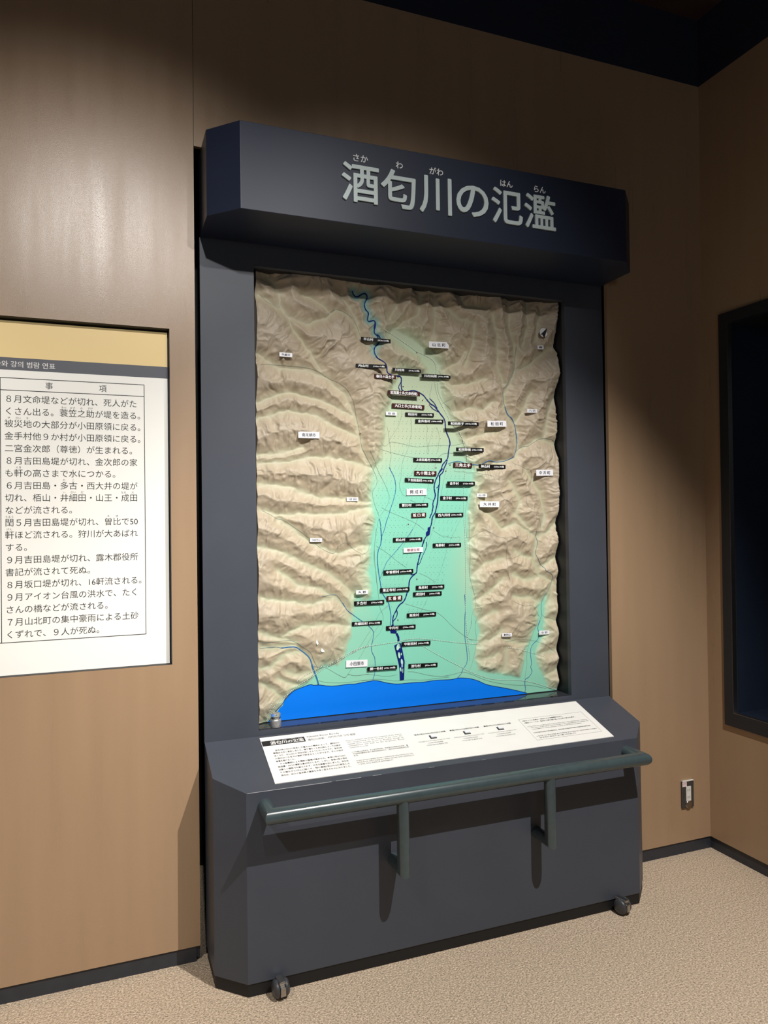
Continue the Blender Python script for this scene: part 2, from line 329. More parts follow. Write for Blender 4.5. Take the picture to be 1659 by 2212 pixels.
STREAMS = [(T4(l), w) for l, w in [
([(7162,17541),(7229,17413),(7319,17264),(7397,17050),(7432,16813),(7413,16598),(7351,16383),(7279,16169),(7182,15912),(7110,15678),(7015,15465),(6953,15210),(6870,15019),(6799,14850),(6773,14638)],2.2),
([(6742,15574),(6783,15276),(6802,15020),(6821,14765)],2.4),
([(6778,15218),(6800,14979),(6803,14771),(6778,14593),(6680,14417),(6629,14180),(6625,13973),(6653,13675),(6681,13436),(6725,13197),(6753,12959),(6813,12718),(6937,12534),(7063,12349),(7107,12109),(7152,11927),(7142,11690),(7113,11483)],3.0),
([(8116,15168),(7780,14721),(7416,14338),(7187,14105),(6991,13902),(6891,13667),(6792,13462),(6726,13286)],1.8),
([(5217,12443),(5366,12173),(5609,11984),(5916,11762),(6225,11538),(6411,11349),(6441,11229),(6406,11025),(6340,10794),(6336,10559),(6459,10328),(6452,10354),(6477,10226),(6473,9948),(6456,9697),(6371,9478)],2.0),
([(4386,12724),(4839,12783),(4990,12753),(5139,12543),(5289,12302),(5366,12173)],1.2),
([(2077,10991),(2391,10994),(2709,10997),(2841,10948)],1.2),
([(2841,10948),(3002,10945),(3163,10965),(3405,10947),(3593,10802),(3809,10627),(3944,10458),(3997,10268)],3.6),
([(3997,10268),(4049,10052),(4129,9886),(4196,9694),(4248,9491)],5.2),
([(13564,15020),(13592,14730),(13687,14497),(13528,14126),(13672,13804),(13803,13598),(14036,13417),(13967,13361),(14270,13234),(14402,13026),(14257,12683),(14047,12374),(13873,12150),(13831,11777),(13876,11515),(13682,11123)],1.6),
([(13784,11282),(13627,10985),(13753,10735),(13673,10515),(13331,10282),(13287,9965),(13319,9706),(13334,9512),(13275,9389),(13383,9220),(13192,8980),(13024,8947),(12984,8775),(13034,8547),(12994,8407)],2.0),
([(10304,12519),(10329,12213),(10345,11908),(10297,11634),(10297,11330),(10278,10932),(10314,10620),(10377,10244),(10387,9872),(10297,9694),(10174,9580),(10118,9400),(9926,9247)],2.2),
([(12209,20058),(12295,19851),(12382,19697),(12530,19571),(12676,19312),(12714,18970),(12737,18600),(12701,18362),(12667,18176),(12497,17988),(12255,17878),(11955,17821),(11718,17817),(11483,17878),(11305,17809),(11157,17729)],2.2),
([(12732,22521),(12693,21817),(12637,21551),(12433,21320),(12327,21009),(12075,20778),(12139,20303),(12301,19702),(12499,19666),(12691,19280),(12777,18584)],1.4),
([(9669,17710),(9855,17780),(10103,17840),(10350,17777),(10377,17742),(10837,17685),(11069,17689)],2.2)]]
ROADS = [(T4(l), w) for l, w in [
([(14030,22482),(13610,22098),(13042,21708),(12687,21554)],1.2),
([(12745,18283),(12900,18419),(13054,18476),(13268,18481),(13486,18620),(13737,18774),(13988,18834),(14238,18828),(14426,18779),(14503,18701)],2.0),
([(2143,21087),(2399,21158),(2954,21157),(3403,21149),(4010,21131),(4393,21006),(4701,20799),(5169,20637),(5482,20388),(5676,20056),(5789,19567),(5940,18925),(6013,18383)],1.4),
([(5970,18732),(6026,18289),(6148,18055),(6394,17614),(6672,17141),(6635,16813),(6442,16633),(6499,16247),(6713,15681)],1.6),
([(6323,18148),(6584,17647),(6893,17023),(6769,17279),(6902,17045),(7013,16811),(7124,16555),(7162,16362),(7094,16127),(6953,15914),(6790,15702),(6743,15638),(6712,15621),(6610,15176),(6540,14732),(6501,14288),(6494,13843),(6507,14510),(6482,13918),(6571,13559),(6597,13143),(6638,12756),(6680,12369),(6708,12130),(6832,11916),(6828,11678)],1.4),
([(6826,11530),(6694,11213),(6502,11078),(6372,10850)],1.2),
([(7126,12316),(6899,12150),(6706,12012),(6576,11812),(6446,11553),(6189,11187),(5839,10712)],1.6),
([(6797,11710),(6441,11259),(6120,10751),(5848,10325),(5525,9951),(5391,9788),(5283,9623),(4998,9796)],1.4),
([(6597,15191),(6543,14776),(6504,14332),(6543,13738),(6567,13292),(6624,12846)],1.2),
([(2214,15902),(2468,15774),(2752,15588),(2982,15571),(3385,15282),(3734,15048),(3968,14871),(4144,14695),(4410,14473),(4904,14243),(4984,14502),(5231,14700),(5415,14682),(5597,14487),(5843,14305),(5997,14227),(6250,14353),(6316,14588),(6413,14705)],1.2),
([(2173,23676),(2426,23408),(2683,23340),(2904,23177),(2984,23608)],1.0),
([(4733,23173),(5011,23405),(5287,23374),(5682,23180),(5917,22818),(6033,22483)],1.0),
([(9032,20884),(8967,20572),(8902,20305),(8996,20177),(9139,20073),(9210,19944)],1.2),
([(9251,20896),(9269,20588),(9386,20306),(9529,20113),(9770,19902),(9912,19597)],1.1),
([(8101,19439),(8131,19113),(8116,18895),(8040,18611),(8013,18393),(7843,18042),(7746,17824),(7672,17564),(7657,17354),(7640,17030),(7557,16900),(7611,16707),(7678,16513),(7863,16405)],1.1),
([(7095,19121),(7160,18844),(7178,18544),(7242,18245),(7259,17837),(7163,17599),(7274,17345)],1.2),
([(6788,18490),(6923,18365),(7060,18347),(7178,18522),(7478,18509),(7826,18432),(8178,18365),(8414,18349),(8797,18402),(9280,18436),(9744,18437),(10114,18479),(10339,18563)],1.2),
([(6784,18234),(7149,18135),(7587,18037),(7936,17968),(8218,17931)],1.2),
([(7731,19749),(7679,19423),(7581,19138),(7249,18675),(7155,18522)],1.2),
([(8763,19223),(8809,19071),(8745,18850),(8753,18631),(8797,18369),(8757,18171),(8791,18062),(8866,18195),(8820,18326),(8898,18679),(9049,19035),(9148,19170)],1.0),
([(9196,19150),(9312,18867),(9281,18491),(9227,18159)],1.0),
([(9247,17940),(9396,18097),(9616,18135),(9960,18142),(10306,18116),(10554,18009),(10750,17901)],1.8),
([(9147,17768),(9020,17393),(8870,17040),(8768,16733),(8643,16406),(8493,15992),(8369,15667),(8246,15364),(8028,14999),(7812,14701),(7715,14510)],1.6),
([(8381,17755),(8354,17580),(8138,17403),(8065,17229),(7922,17119)],1.0),
([(8002,16297),(8189,16210),(8260,16188)],1.0),
([(8620,16416),(8762,16362),(9001,16274)],1.1),
([(6817,16000),(7204,15805),(7664,15630),(8246,15386),(8597,15120)],1.1),
([(9242,16252),(9062,15682),(8787,15030),(8658,14468)],1.0),
([(9605,17555),(9422,16869),(9290,16230),(9084,15529),(8931,15028),(8729,14467)],1.0),
([(8980,15092),(9218,14935),(9483,14799),(9557,14874),(9775,14749),(9850,14836),(9997,14767),(10047,14832),(10170,14785),(10093,14632)],1.0),
([(10209,15562),(10005,15209),(9802,14859),(9675,14619)],1.0),
([(10729,16787),(10574,16429),(10416,16005),(10381,15449),(10443,14780)],1.0),
([(6587,14538),(6997,14289),(7442,13918),(7828,13665)],1.1),
([(8351,13435),(8682,13301),(9013,13075)],1.1),
([(9616,14560),(9542,14253),(9398,13796),(9221,13373),(8978,12985)],1.0),
([(8701,12479),(8529,12154),(8392,11919),(8022,11517)],1.0),
([(7740,12285),(8164,12142),(8593,11999),(9093,11880),(9394,11649),(9728,11291),(10067,11023),(10409,10784),(10613,10677)],1.2),
([(5391,9788),(5627,9688),(5919,9705),(6187,9708),(6482,9657),(6861,9562),(7135,9563),(7356,9596)],1.1),
([(7802,9673),(8111,9635),(8533,9495),(8961,9394),(9566,9355)],1.3),
([(4248,9491),(4237,9664),(4402,9570),(4960,9488),(5527,9470),(6275,9518),(5783,9467),(6426,9511),(6859,9448),(7297,9346),(7797,9366),(8529,9276),(9104,9316),(9565,9303)],1.1),
([(9365,9372),(9774,9398),(10189,9487),(10673,9291),(11161,9047),(11800,8865),(12523,8721),(13260,8670),(14006,8458)],1.2),
([(10609,11470),(10569,11224),(10387,10801)],1.2),
([(10784,11459),(10743,11151),(10807,10835),(10783,10463),(10687,10066),(10539,9612),(10396,9438)],1.0),
([(10456,10734),(10945,10645)],1.0),
([(11980,10631),(12086,10513),(12377,10540),(12745,10610),(13299,10509),(13671,10419),(14120,10193),(14496,9907)],1.1),
([(13652,11290),(13454,10787),(13221,10354),(13101,9947),(13128,9465),(13009,9092),(13021,8772)],1.2),
([(10393,14791),(10611,14759),(10801,14867),(11184,15099),(11277,14999),(11467,14912),(11625,14796),(12139,14730),(12101,14418),(12204,13933),(12162,13452),(12300,13050)],1.1),
([(12204,13905),(12579,13922),(12911,14056),(12916,14285),(13156,14652),(13308,14793),(13313,14995),(13832,14943),(13806,15305),(13642,15539),(13614,15770)],1.1),
([(10533,15625),(10533,14789),(10549,13953),(10520,13231),(10726,12555),(10811,12078),(10616,11727),(10577,11313)],1.0),
([(10811,12078),(11028,11927),(10832,11547),(10765,11301)],1.0),
([(12413,12194),(12672,12038),(12999,11922),(13265,11965),(13463,11854),(13756,11435)],1.1),
([(13859,11516),(13992,11422),(14330,11344),(14567,11214)],1.1),
([(12464,17829),(12552,17726),(12854,17651),(13157,17550),(13340,17526),(13426,17234),(13359,16968),(13199,16648),(13069,16278),(13155,16013),(13276,15959)],1.1),
([(9916,17454),(10056,17392),(10399,17409),(10484,17358),(10860,17389),(11061,17288),(11354,17291),(11558,17189),(11762,17061),(12030,17089),(12393,17303),(12425,17408)],1.1),
([(9386,20049),(9762,20277),(10138,20337),(10757,20453),(11199,20947),(11543,21182),(11785,21023),(11977,20816)],1.0),
([(13531,20810),(13847,21181),(14313,21230),(14840,21371)],1.0),
([(3968,10191),(4409,10129),(4575,10075),(4908,9847),(5273,9627),(5389,9793),(5645,9676),(6223,9722)],1.2),
([(4187,10067),(3935,9770),(3796,9571),(3359,9400),(3087,9189),(2844,8978),(2576,8745),(2414,8476)],1.2),
([(2079,11210),(2367,11190),(2738,11191),(3166,11206),(3434,11103),(3704,10899),(3975,10694),(4054,10423),(4188,10147),(4297,10058),(4576,10142),(4971,10298),(5342,10458)],1.7)]]
RAILS = [T4(l) for l in [
[(6942,22790),(7086,22763),(7314,22723),(7396,22651),(7562,22567),(7770,22446),(8022,22308),(8232,22186),(8380,22078),(8696,21981),(8959,21866),(9126,21745),(9219,21552),(9190,21285),(9147,20907),(9179,20622),(9295,20319),(9242,20387),(9359,20150),(9525,19869),(9691,19588),(9786,19414),(9979,19177),(10124,19003),(10268,18762),(10363,18475),(10468,18120),(10487,17807),(10474,17746),(10417,17388),(10359,16963),(10339,16562),(10331,16117),(10335,15672),(10342,15338),(10360,15004),(10363,14855),(10369,14232),(10375,13610),(10364,12989),(10335,12370),(10340,11749),(10364,11128),(10422,10504),(10409,11017),(10435,10550),(10480,10175),(10492,9895)],
[(2295,8386),(2337,8614),(2471,8833),(2764,9012),(2980,9200),(3251,9384),(3523,9569),(3853,9751),(4129,9886),(4408,10049),(4689,10186),(5113,10367),(5543,10550),(5831,10638),(5401,10509),(5800,10680),(6283,10771),(6744,10801),(7211,10832),(7432,10848),(7627,10880),(7992,10933),(8415,10904),(8842,10836),(9590,10706),(9900,10649),(10418,10576),(10960,10513)],
[(3417,9710),(3745,9892),(4076,10023),(4466,10217)],
[(4689,10240),(5114,10434),(5544,10605),(5832,10692),(5402,10559),(5801,10717),(6284,10801)],
[(8411,10645),(8834,10381),(9577,9945),(9884,9789),(10260,9573),(10536,9427),(10848,9292),(11304,9112),(11803,9006),(12345,8958),(12894,8894),(13448,8750),(14008,8539),(14500,8380)],
[(12227,10297),(12773,10178),(13288,10013),(13922,9788)],
[(2380,8933),(2500,9051)]]]
COAST = T4([(2352,8315),(2467,8497),(2601,8690),(2762,8830),(2897,8947),(3006,9119),(3169,9286),(3358,9374),(3630,9454),(3960,9543),(4041,9483),(4262,9489),(4622,9404),(4958,9386),(5327,9407),(5385,9415),(5649,9391),(5915,9417),(6209,9442),(6425,9460),(6641,9416),(6939,9314),(7295,9244),(7572,9232),(7963,9235),(8528,9211),(8814,9238),(9102,9238),(9362,9220),(9702,9205),(9943,9246),(10219,9222),(10531,9164),(10844,9059),(11158,8891),(11441,8803),(11869,8701),(12337,8579),(12737,8463),(13086,8357)])
DELTA = T4([(7264,10714),(7459,10802),(7528,10785),(7594,10549),(7632,10316),(7684,10081),(7666,9877),(7595,9780),(7648,9622),(7644,9379),(7477,9368),(7480,9559),(7470,9765),(7445,9972),(7381,10283),(7344,10542)])
POND = T4([(7133,11174),(7299,11179),(7394,11063),(7392,10948),(7335,10862),(7266,10867),(7186,11038)])
LAKES = [T4(l) for l in [
[(7110,11304),(7162,11510),(7226,11550),(7287,11293),(7373,11258),(7365,11169),(7124,11199)],
[(8742,15205),(8875,15247),(8837,15138),(8799,15030),(8821,14931),(8724,14868),(8665,14901),(8662,15010),(8740,15096)],
[(9386,17551),(9446,17508),(9359,17419),(9260,17308),(9224,17329),(9299,17462)],
[(6337,23414),(6402,23400),(6365,23243),(6332,23125),(6303,23219)],
[(6495,23120),(6578,23169),(6629,23150),(6647,23017),(6586,23070),(6515,23073)]]]
ISLANDS = [T4(l) for l in [
[(7481,10647),(7440,10556),(7384,10521),(7346,10563),(7349,10656),(7390,10748),(7446,10783),(7484,10741)],
[(7499,10684),(7504,10615),(7490,10587),(7465,10618),(7443,10688),(7438,10757),(7451,10785),(7477,10755)],
[(7504,10325),(7498,10239),(7468,10205),(7431,10244),(7410,10332),(7415,10419),(7445,10452),(7482,10414)],
[(7566,10367),(7559,10331),(7543,10317),(7527,10333),(7521,10370),(7528,10406),(7544,10419),(7560,10403)],
[(7611,10061),(7605,9974),(7575,9941),(7538,9980),(7516,10068),(7522,10155),(7552,10188),(7589,10149)],
[(7597,9921),(7588,9867),(7568,9846),(7549,9870),(7542,9925),(7551,9979),(7571,10000),(7590,9976)],
[(7542,9779),(7542,9718),(7524,9694),(7499,9721),(7481,9784),(7481,9846),(7499,9870),(7524,9842)],
[(7611,9728),(7606,9659),(7595,9632),(7586,9661),(7583,9730),(7588,9798),(7599,9826),(7608,9797)]]]
DOTS = T4([(7823,20677),(8001,20686),(8179,20696),(8358,20706),(8538,20715),(8718,20725),(7756,20475),(7933,20484),(8111,20493),(8289,20503),(8469,20512),(8649,20521),(8830,20530),(7824,20389),(8002,20398),(8180,20407),(8359,20416),(8539,20425),(8719,20434),(8900,20443),(7757,20187),(7934,20196),(8112,20204),(8291,20213),(8470,20221),(8650,20230),(8831,20239),(9013,20247),(7825,20101),(8003,20109),(8181,20117),(8360,20126),(8540,20134),(8720,20142),(8901,20151),(9084,20159),(7582,19892),(7758,19900),(7935,19908),(8113,19915),(8292,19923),(8471,19931),(8651,19939),(8832,19947),(9014,19955),(7551,19801),(7728,19809),(7904,19816),(8082,19824),(8261,19832),(8440,19839),(8620,19847),(8801,19855),(8982,19863),(9165,19870),(7408,19598),(7583,19605),(7759,19612),(7936,19619),(8114,19627),(8293,19634),(8472,19641),(8652,19648),(8833,19656),(9015,19663),(9197,19671),(7377,19507),(7553,19514),(7729,19521),(7906,19528),(8083,19535),(8262,19542),(8441,19549),(8621,19556),(8802,19564),(8983,19571),(9166,19578),(7409,19312),(7584,19318),(7760,19325),(7937,19331),(8115,19338),(8294,19345),(8473,19351),(8653,19358),(8834,19364),(9016,19371),(9198,19378),(7379,19221),(7554,19228),(7730,19234),(7907,19240),(8084,19247),(8263,19253),(8442,19259),(8622,19266),(8803,19272),(8984,19279),(9167,19285),(7235,19020),(7410,19026),(7585,19032),(7762,19037),(7938,19043),(8116,19049),(8295,19055),(8474,19061),(8654,19067),(8835,19073),(9017,19079),(9199,19085),(7205,18930),(7380,18935),(7555,18941),(7731,18947),(7908,18952),(8085,18958),(8264,18964),(8443,18970),(8623,18975),(8804,18981),(8985,18987),(9167,18993),(9351,18999),(7237,18735),(7411,18740),(7587,18745),(7763,18750),(7940,18755),(8117,18761),(8296,18766),(8475,18771),(8655,18777),(8836,18782),(9018,18788),(9200,18793),(7206,18644),(7381,18649),(7556,18655),(7732,18660),(7909,18665),(8086,18670),(8265,18675),(8444,18680),(8624,18685),(8805,18690),(8986,18695),(9168,18701),(9352,18706),(7238,18449),(7412,18454),(7588,18458),(7764,18463),(7941,18468),(8118,18472),(8297,18477),(8476,18482),(8656,18486),(8837,18491),(9019,18496),(9201,18501),(7208,18359),(7382,18364),(7557,18368),(7733,18373),(7910,18377),(8087,18381),(8266,18386),(8445,18390),(8625,18395),(8805,18399),(8987,18404),(9169,18409),(9352,18413),(6892,18156),(7065,18160),(7239,18164),(7414,18168),(7589,18172),(7765,18176),(7942,18180),(8119,18184),(8298,18188),(8477,18192),(8657,18196),(8838,18200),(9019,18204),(9202,18208),(6862,18067),(7035,18071),(7209,18074),(7383,18078),(7558,18082),(7734,18086),(7911,18089),(8089,18093),(8267,18097),(8446,18101),(8626,18105),(8806,18109),(8988,18113),(9170,18116),(6721,17869),(6893,17872),(7066,17876),(7240,17879),(7415,17882),(7590,17886),(7766,17889),(7943,17892),(8120,17896),(8299,17899),(8478,17903),(8658,17906),(8839,17909),(9020,17913),(9203,17916),(6520,17777),(6692,17780),(6864,17783),(7037,17786),(7210,17789),(7384,17793),(7560,17796),(7735,17799),(7912,17802),(8090,17805),(8268,17808),(8447,17812),(8627,17815),(8807,17818),(8989,17821),(9171,17825),(6551,17583),(6723,17586),(6895,17589),(7068,17591),(7241,17594),(7416,17597),(7591,17599),(7767,17602),(7944,17605),(8122,17608),(8300,17610),(8479,17613),(8659,17616),(8840,17619),(9021,17622),(6522,17495),(6693,17497),(6865,17500),(7038,17502),(7211,17505),(7386,17507),(7561,17510),(7737,17512),(7913,17515),(8091,17517),(8269,17520),(8448,17522),(8628,17525),(8808,17527),(8990,17530),(6552,17301),(6724,17303),(6896,17305),(7069,17307),(7243,17309),(7417,17311),(7592,17313),(7768,17315),(7945,17318),(8123,17320),(8301,17322),(8480,17324),(8660,17326),(8841,17328),(9022,17330),(6523,17212),(6694,17214),(6866,17216),(7039,17218),(7213,17220),(7387,17222),(7562,17224),(7738,17225),(7914,17227),(8092,17229),(8270,17231),(8449,17233),(8629,17235),(8809,17237),(8991,17239),(6554,17019),(6725,17020),(6897,17022),(7070,17023),(7244,17024),(7418,17026),(7593,17027),(7769,17029),(7946,17030),(8124,17032),(8302,17033),(8481,17035),(8661,17036),(8842,17038),(6524,16930),(6695,16932),(6867,16933),(7040,16934),(7214,16935),(7388,16936),(7563,16938),(7739,16939),(7915,16940),(8093,16941),(8271,16943),(8450,16944),(8630,16945),(8810,16947),(6555,16736),(6726,16737),(6899,16738),(7071,16739),(7245,16740),(7419,16741),(7595,16741),(7771,16742),(7947,16743),(8125,16744),(8303,16745),(8482,16746),(8662,16746),(8843,16747),(6526,16648),(6697,16649),(6869,16649),(7041,16650),(7215,16651),(7389,16651),(7564,16652),(7740,16653),(7917,16653),(8094,16654),(8272,16654),(8451,16655),(8631,16656),(8811,16656),(6632,16454),(6803,16455),(6976,16455),(7149,16455),(7323,16455),(7497,16455),(7673,16456),(7849,16456),(8026,16456),(8204,16456),(8383,16456),(8562,16457),(8742,16457),(6527,16366),(6698,16366),(6870,16366),(7043,16366),(7216,16366),(7390,16366),(7565,16366),(7741,16366),(7918,16366),(8095,16366),(8273,16366),(8452,16366),(8632,16366),(8812,16366),(6633,16172),(6805,16172),(6977,16171),(7150,16171),(7324,16170),(7499,16170),(7674,16170),(7850,16169),(8027,16169),(8205,16168),(8384,16168),(8563,16167),(8743,16167),(6699,16084),(6871,16083),(7044,16082),(7217,16082),(7392,16081),(7567,16081),(7742,16080),(7919,16079),(8096,16079),(8274,16078),(8453,16077),(8633,16077),(6634,15890),(6806,15889),(6978,15888),(7151,15887),(7325,15886),(7500,15885),(7675,15884),(7851,15883),(8028,15882),(8206,15880),(8385,15879),(8564,15878),(6701,15801),(6873,15800),(7045,15799),(7219,15798),(7393,15796),(7568,15795),(7743,15794),(7920,15793),(8097,15791),(8275,15790),(8454,15789),(6635,15608),(6807,15606),(6979,15605),(7153,15603),(7326,15601),(7501,15600),(7676,15598),(7853,15596),(8029,15594),(8207,15593),(8386,15591),(6702,15519),(6874,15517),(7046,15515),(7220,15513),(7394,15512),(7569,15510),(7745,15508),(7921,15506),(8098,15504),(8276,15502),(8455,15500),(6637,15326),(6808,15324),(6981,15321),(7154,15319),(7328,15317),(7502,15314),(7678,15312),(7854,15310),(8031,15307),(8208,15305),(8387,15303),(6703,15237),(6875,15234),(7048,15232),(7221,15229),(7395,15227),(7570,15224),(7746,15222),(7922,15219),(8099,15217),(8277,15214),(6638,15044),(6810,15041),(6982,15038),(7155,15035),(7329,15032),(7503,15029),(7679,15027),(7855,15024),(8032,15021),(8209,15018),(6609,14956),(6780,14953),(6952,14950),(7125,14947),(7299,14944),(7473,14941),(7648,14938),(7824,14935),(8001,14932),(8178,14928),(6639,14762),(6811,14759),(6983,14755),(7156,14752),(7330,14748),(7504,14745),(7680,14741),(7856,14737),(8033,14734),(8210,14730),(6610,14675),(6781,14671),(6953,14667),(7126,14664),(7300,14660),(7474,14656),(7649,14652),(7825,14649),(8002,14645),(8180,14641),(6641,14480),(6812,14476),(6984,14472),(7157,14468),(7331,14464),(7506,14460),(7681,14456),(7857,14451),(8034,14447),(6611,14393),(6782,14389),(6955,14385),(7127,14380),(7301,14376),(7475,14372),(7651,14367),(7826,14363),(8003,14358),(6642,14199),(6813,14194),(6986,14189),(7159,14185),(7332,14180),(7507,14175),(7682,14170),(7858,14165),(8035,14161),(6612,14112),(6784,14107),(6956,14102),(7129,14097),(7302,14092),(7477,14087),(7652,14082),(7828,14077),(8004,14072),(6643,13917),(6815,13912),(6987,13907),(7160,13901),(7334,13896),(7508,13890),(7683,13885),(7859,13880),(6614,13830),(6785,13825),(6957,13819),(7130,13814),(7303,13808),(7478,13803),(7653,13797),(7829,13791),(6645,13636),(6816,13630),(6988,13624),(7161,13618),(7335,13612),(7509,13606),(7684,13600),(6615,13549),(6786,13543),(6958,13537),(7131,13531),(7305,13524),(7479,13518),(7654,13512),(6817,13348),(6989,13341),(7162,13335),(7336,13328),(7510,13322),(7685,13315),(6788,13261),(6960,13254),(7132,13248),(7306,13241),(7480,13234),(7655,13227),(6818,13066),(6991,13059),(7163,13052),(7337,13044),(7511,13037),(6789,12979),(6961,12972),(7134,12965),(7307,12957),(7481,12950),(6820,12784),(6992,12777),(7165,12769),(7338,12761),(6790,12698),(6962,12690),(7135,12682),(7308,12674),(6993,12494),(7166,12486),(7339,12477),(6963,12408),(7136,12399),(7309,12390),(6994,12212),(7167,12203),(7137,12116),(9620,17521),(9805,17523),(9991,17526),(10177,17529),(10365,17531),(9773,17431),(9958,17433),(10145,17436),(10332,17438),(9621,17227),(9806,17229),(9991,17231),(10178,17233),(9588,17135),(9773,17137),(9959,17139),(10146,17141),(10333,17142),(9621,16934),(9806,16935),(9992,16937),(10179,16938),(9589,16842),(9774,16843),(9960,16844),(10146,16846),(9622,16641),(9807,16642),(9993,16642),(10180,16643),(9590,16549),(9775,16550),(9961,16550),(10147,16551),(9623,16348),(9808,16348),(9994,16348),(10180,16348),(9591,16256),(9776,16256),(9961,16256),(10148,16256),(9440,16056),(9624,16055),(9809,16054),(9994,16054),(10181,16053),(9408,15964),(9592,15964),(9777,15963),(9962,15962),(10149,15961),(9441,15763),(9625,15762),(9810,15761),(9995,15759),(9409,15672),(9593,15671),(9777,15669),(9963,15668),(9258,15473),(9441,15471),(9625,15469),(9810,15467),(9996,15465),(9227,15383),(9410,15380),(9593,15378),(9778,15376),(9964,15374),(9259,15182),(9442,15179),(9626,15177),(9811,15174),(9227,15091),(9410,15089),(9594,15086),(9779,15083),(9964,15080),(9260,14891),(9443,14887),(9627,14884),(9812,14881),(9228,14800),(9411,14797),(9595,14793),(9780,14790),(9159,14602),(9341,14598),(9525,14594),(9709,14590),(9047,14514),(9229,14509),(9412,14505),(9596,14501),(9781,14497),(8978,14316),(9160,14311),(9342,14307),(9526,14302),(9710,14297),(8867,14228),(9048,14223),(9230,14219),(9413,14214),(9597,14209),(8798,14031),(8979,14026),(9160,14021),(9343,14015),(9526,14010),(8868,13939),(9049,13933),(9231,13928),(9414,13922),(9598,13917),(8799,13742),(8980,13736),(9161,13730),(9344,13724),(9527,13718),(8688,13655),(8869,13649),(9050,13643),(9232,13637),(9415,13631),(8619,13459),(8800,13453),(8980,13446),(9162,13440),(9345,13433),(8689,13367),(8869,13360),(9051,13353),(9233,13347),(9416,13340),(8620,13171),(8801,13164),(8981,13157),(9163,13150),(9346,13142),(8589,13082),(8769,13075),(8950,13068),(9132,13060),(9314,13053),(8442,12891),(8621,12883),(8802,12875),(8982,12867),(9164,12859),(8411,12802),(8590,12794),(8770,12786),(8951,12778),(9132,12770),(8265,12611),(8443,12603),(8622,12595),(8802,12586),(8983,12578),(8234,12523),(8412,12515),(8591,12506),(8771,12498),(8088,12334),(8266,12325),(8444,12316),(8623,12307),(8058,12246),(8235,12237),(8413,12227),(8592,12218),(7913,12057),(8089,12047),(8267,12038),(8445,12028),(7882,11970),(8059,11960),(8236,11950),(8414,11940),(7738,11782),(7914,11772),(8090,11762),(8268,11751),(7707,11695),(7883,11684),(8060,11674),(8237,11664),(7739,11497),(7915,11486),(8091,11476),(7708,11410),(7884,11399),(8061,11388),(7740,11213),(7916,11201),(8093,11190),(7709,11126),(7885,11114),(8062,11103),(7741,10928),(7917,10916),(7711,10842),(7886,10829),(7742,10644),(7712,10557),(7743,10360),(7713,10273),(7744,10076),(7714,9989),(7647,9800),(7823,9785),(7715,9706)])
LAMPS = T4([(5968,18785),(7790,20684),(8606,20183),(8901,20018),(9138,17550),(9756,17670),(9569,17428),(9007,15195),(8251,13213),(7432,11679),(7573,21035),(8390,22042),(7926,15345)])
CHIPS = T4([(4144,11071),(4352,10776)])
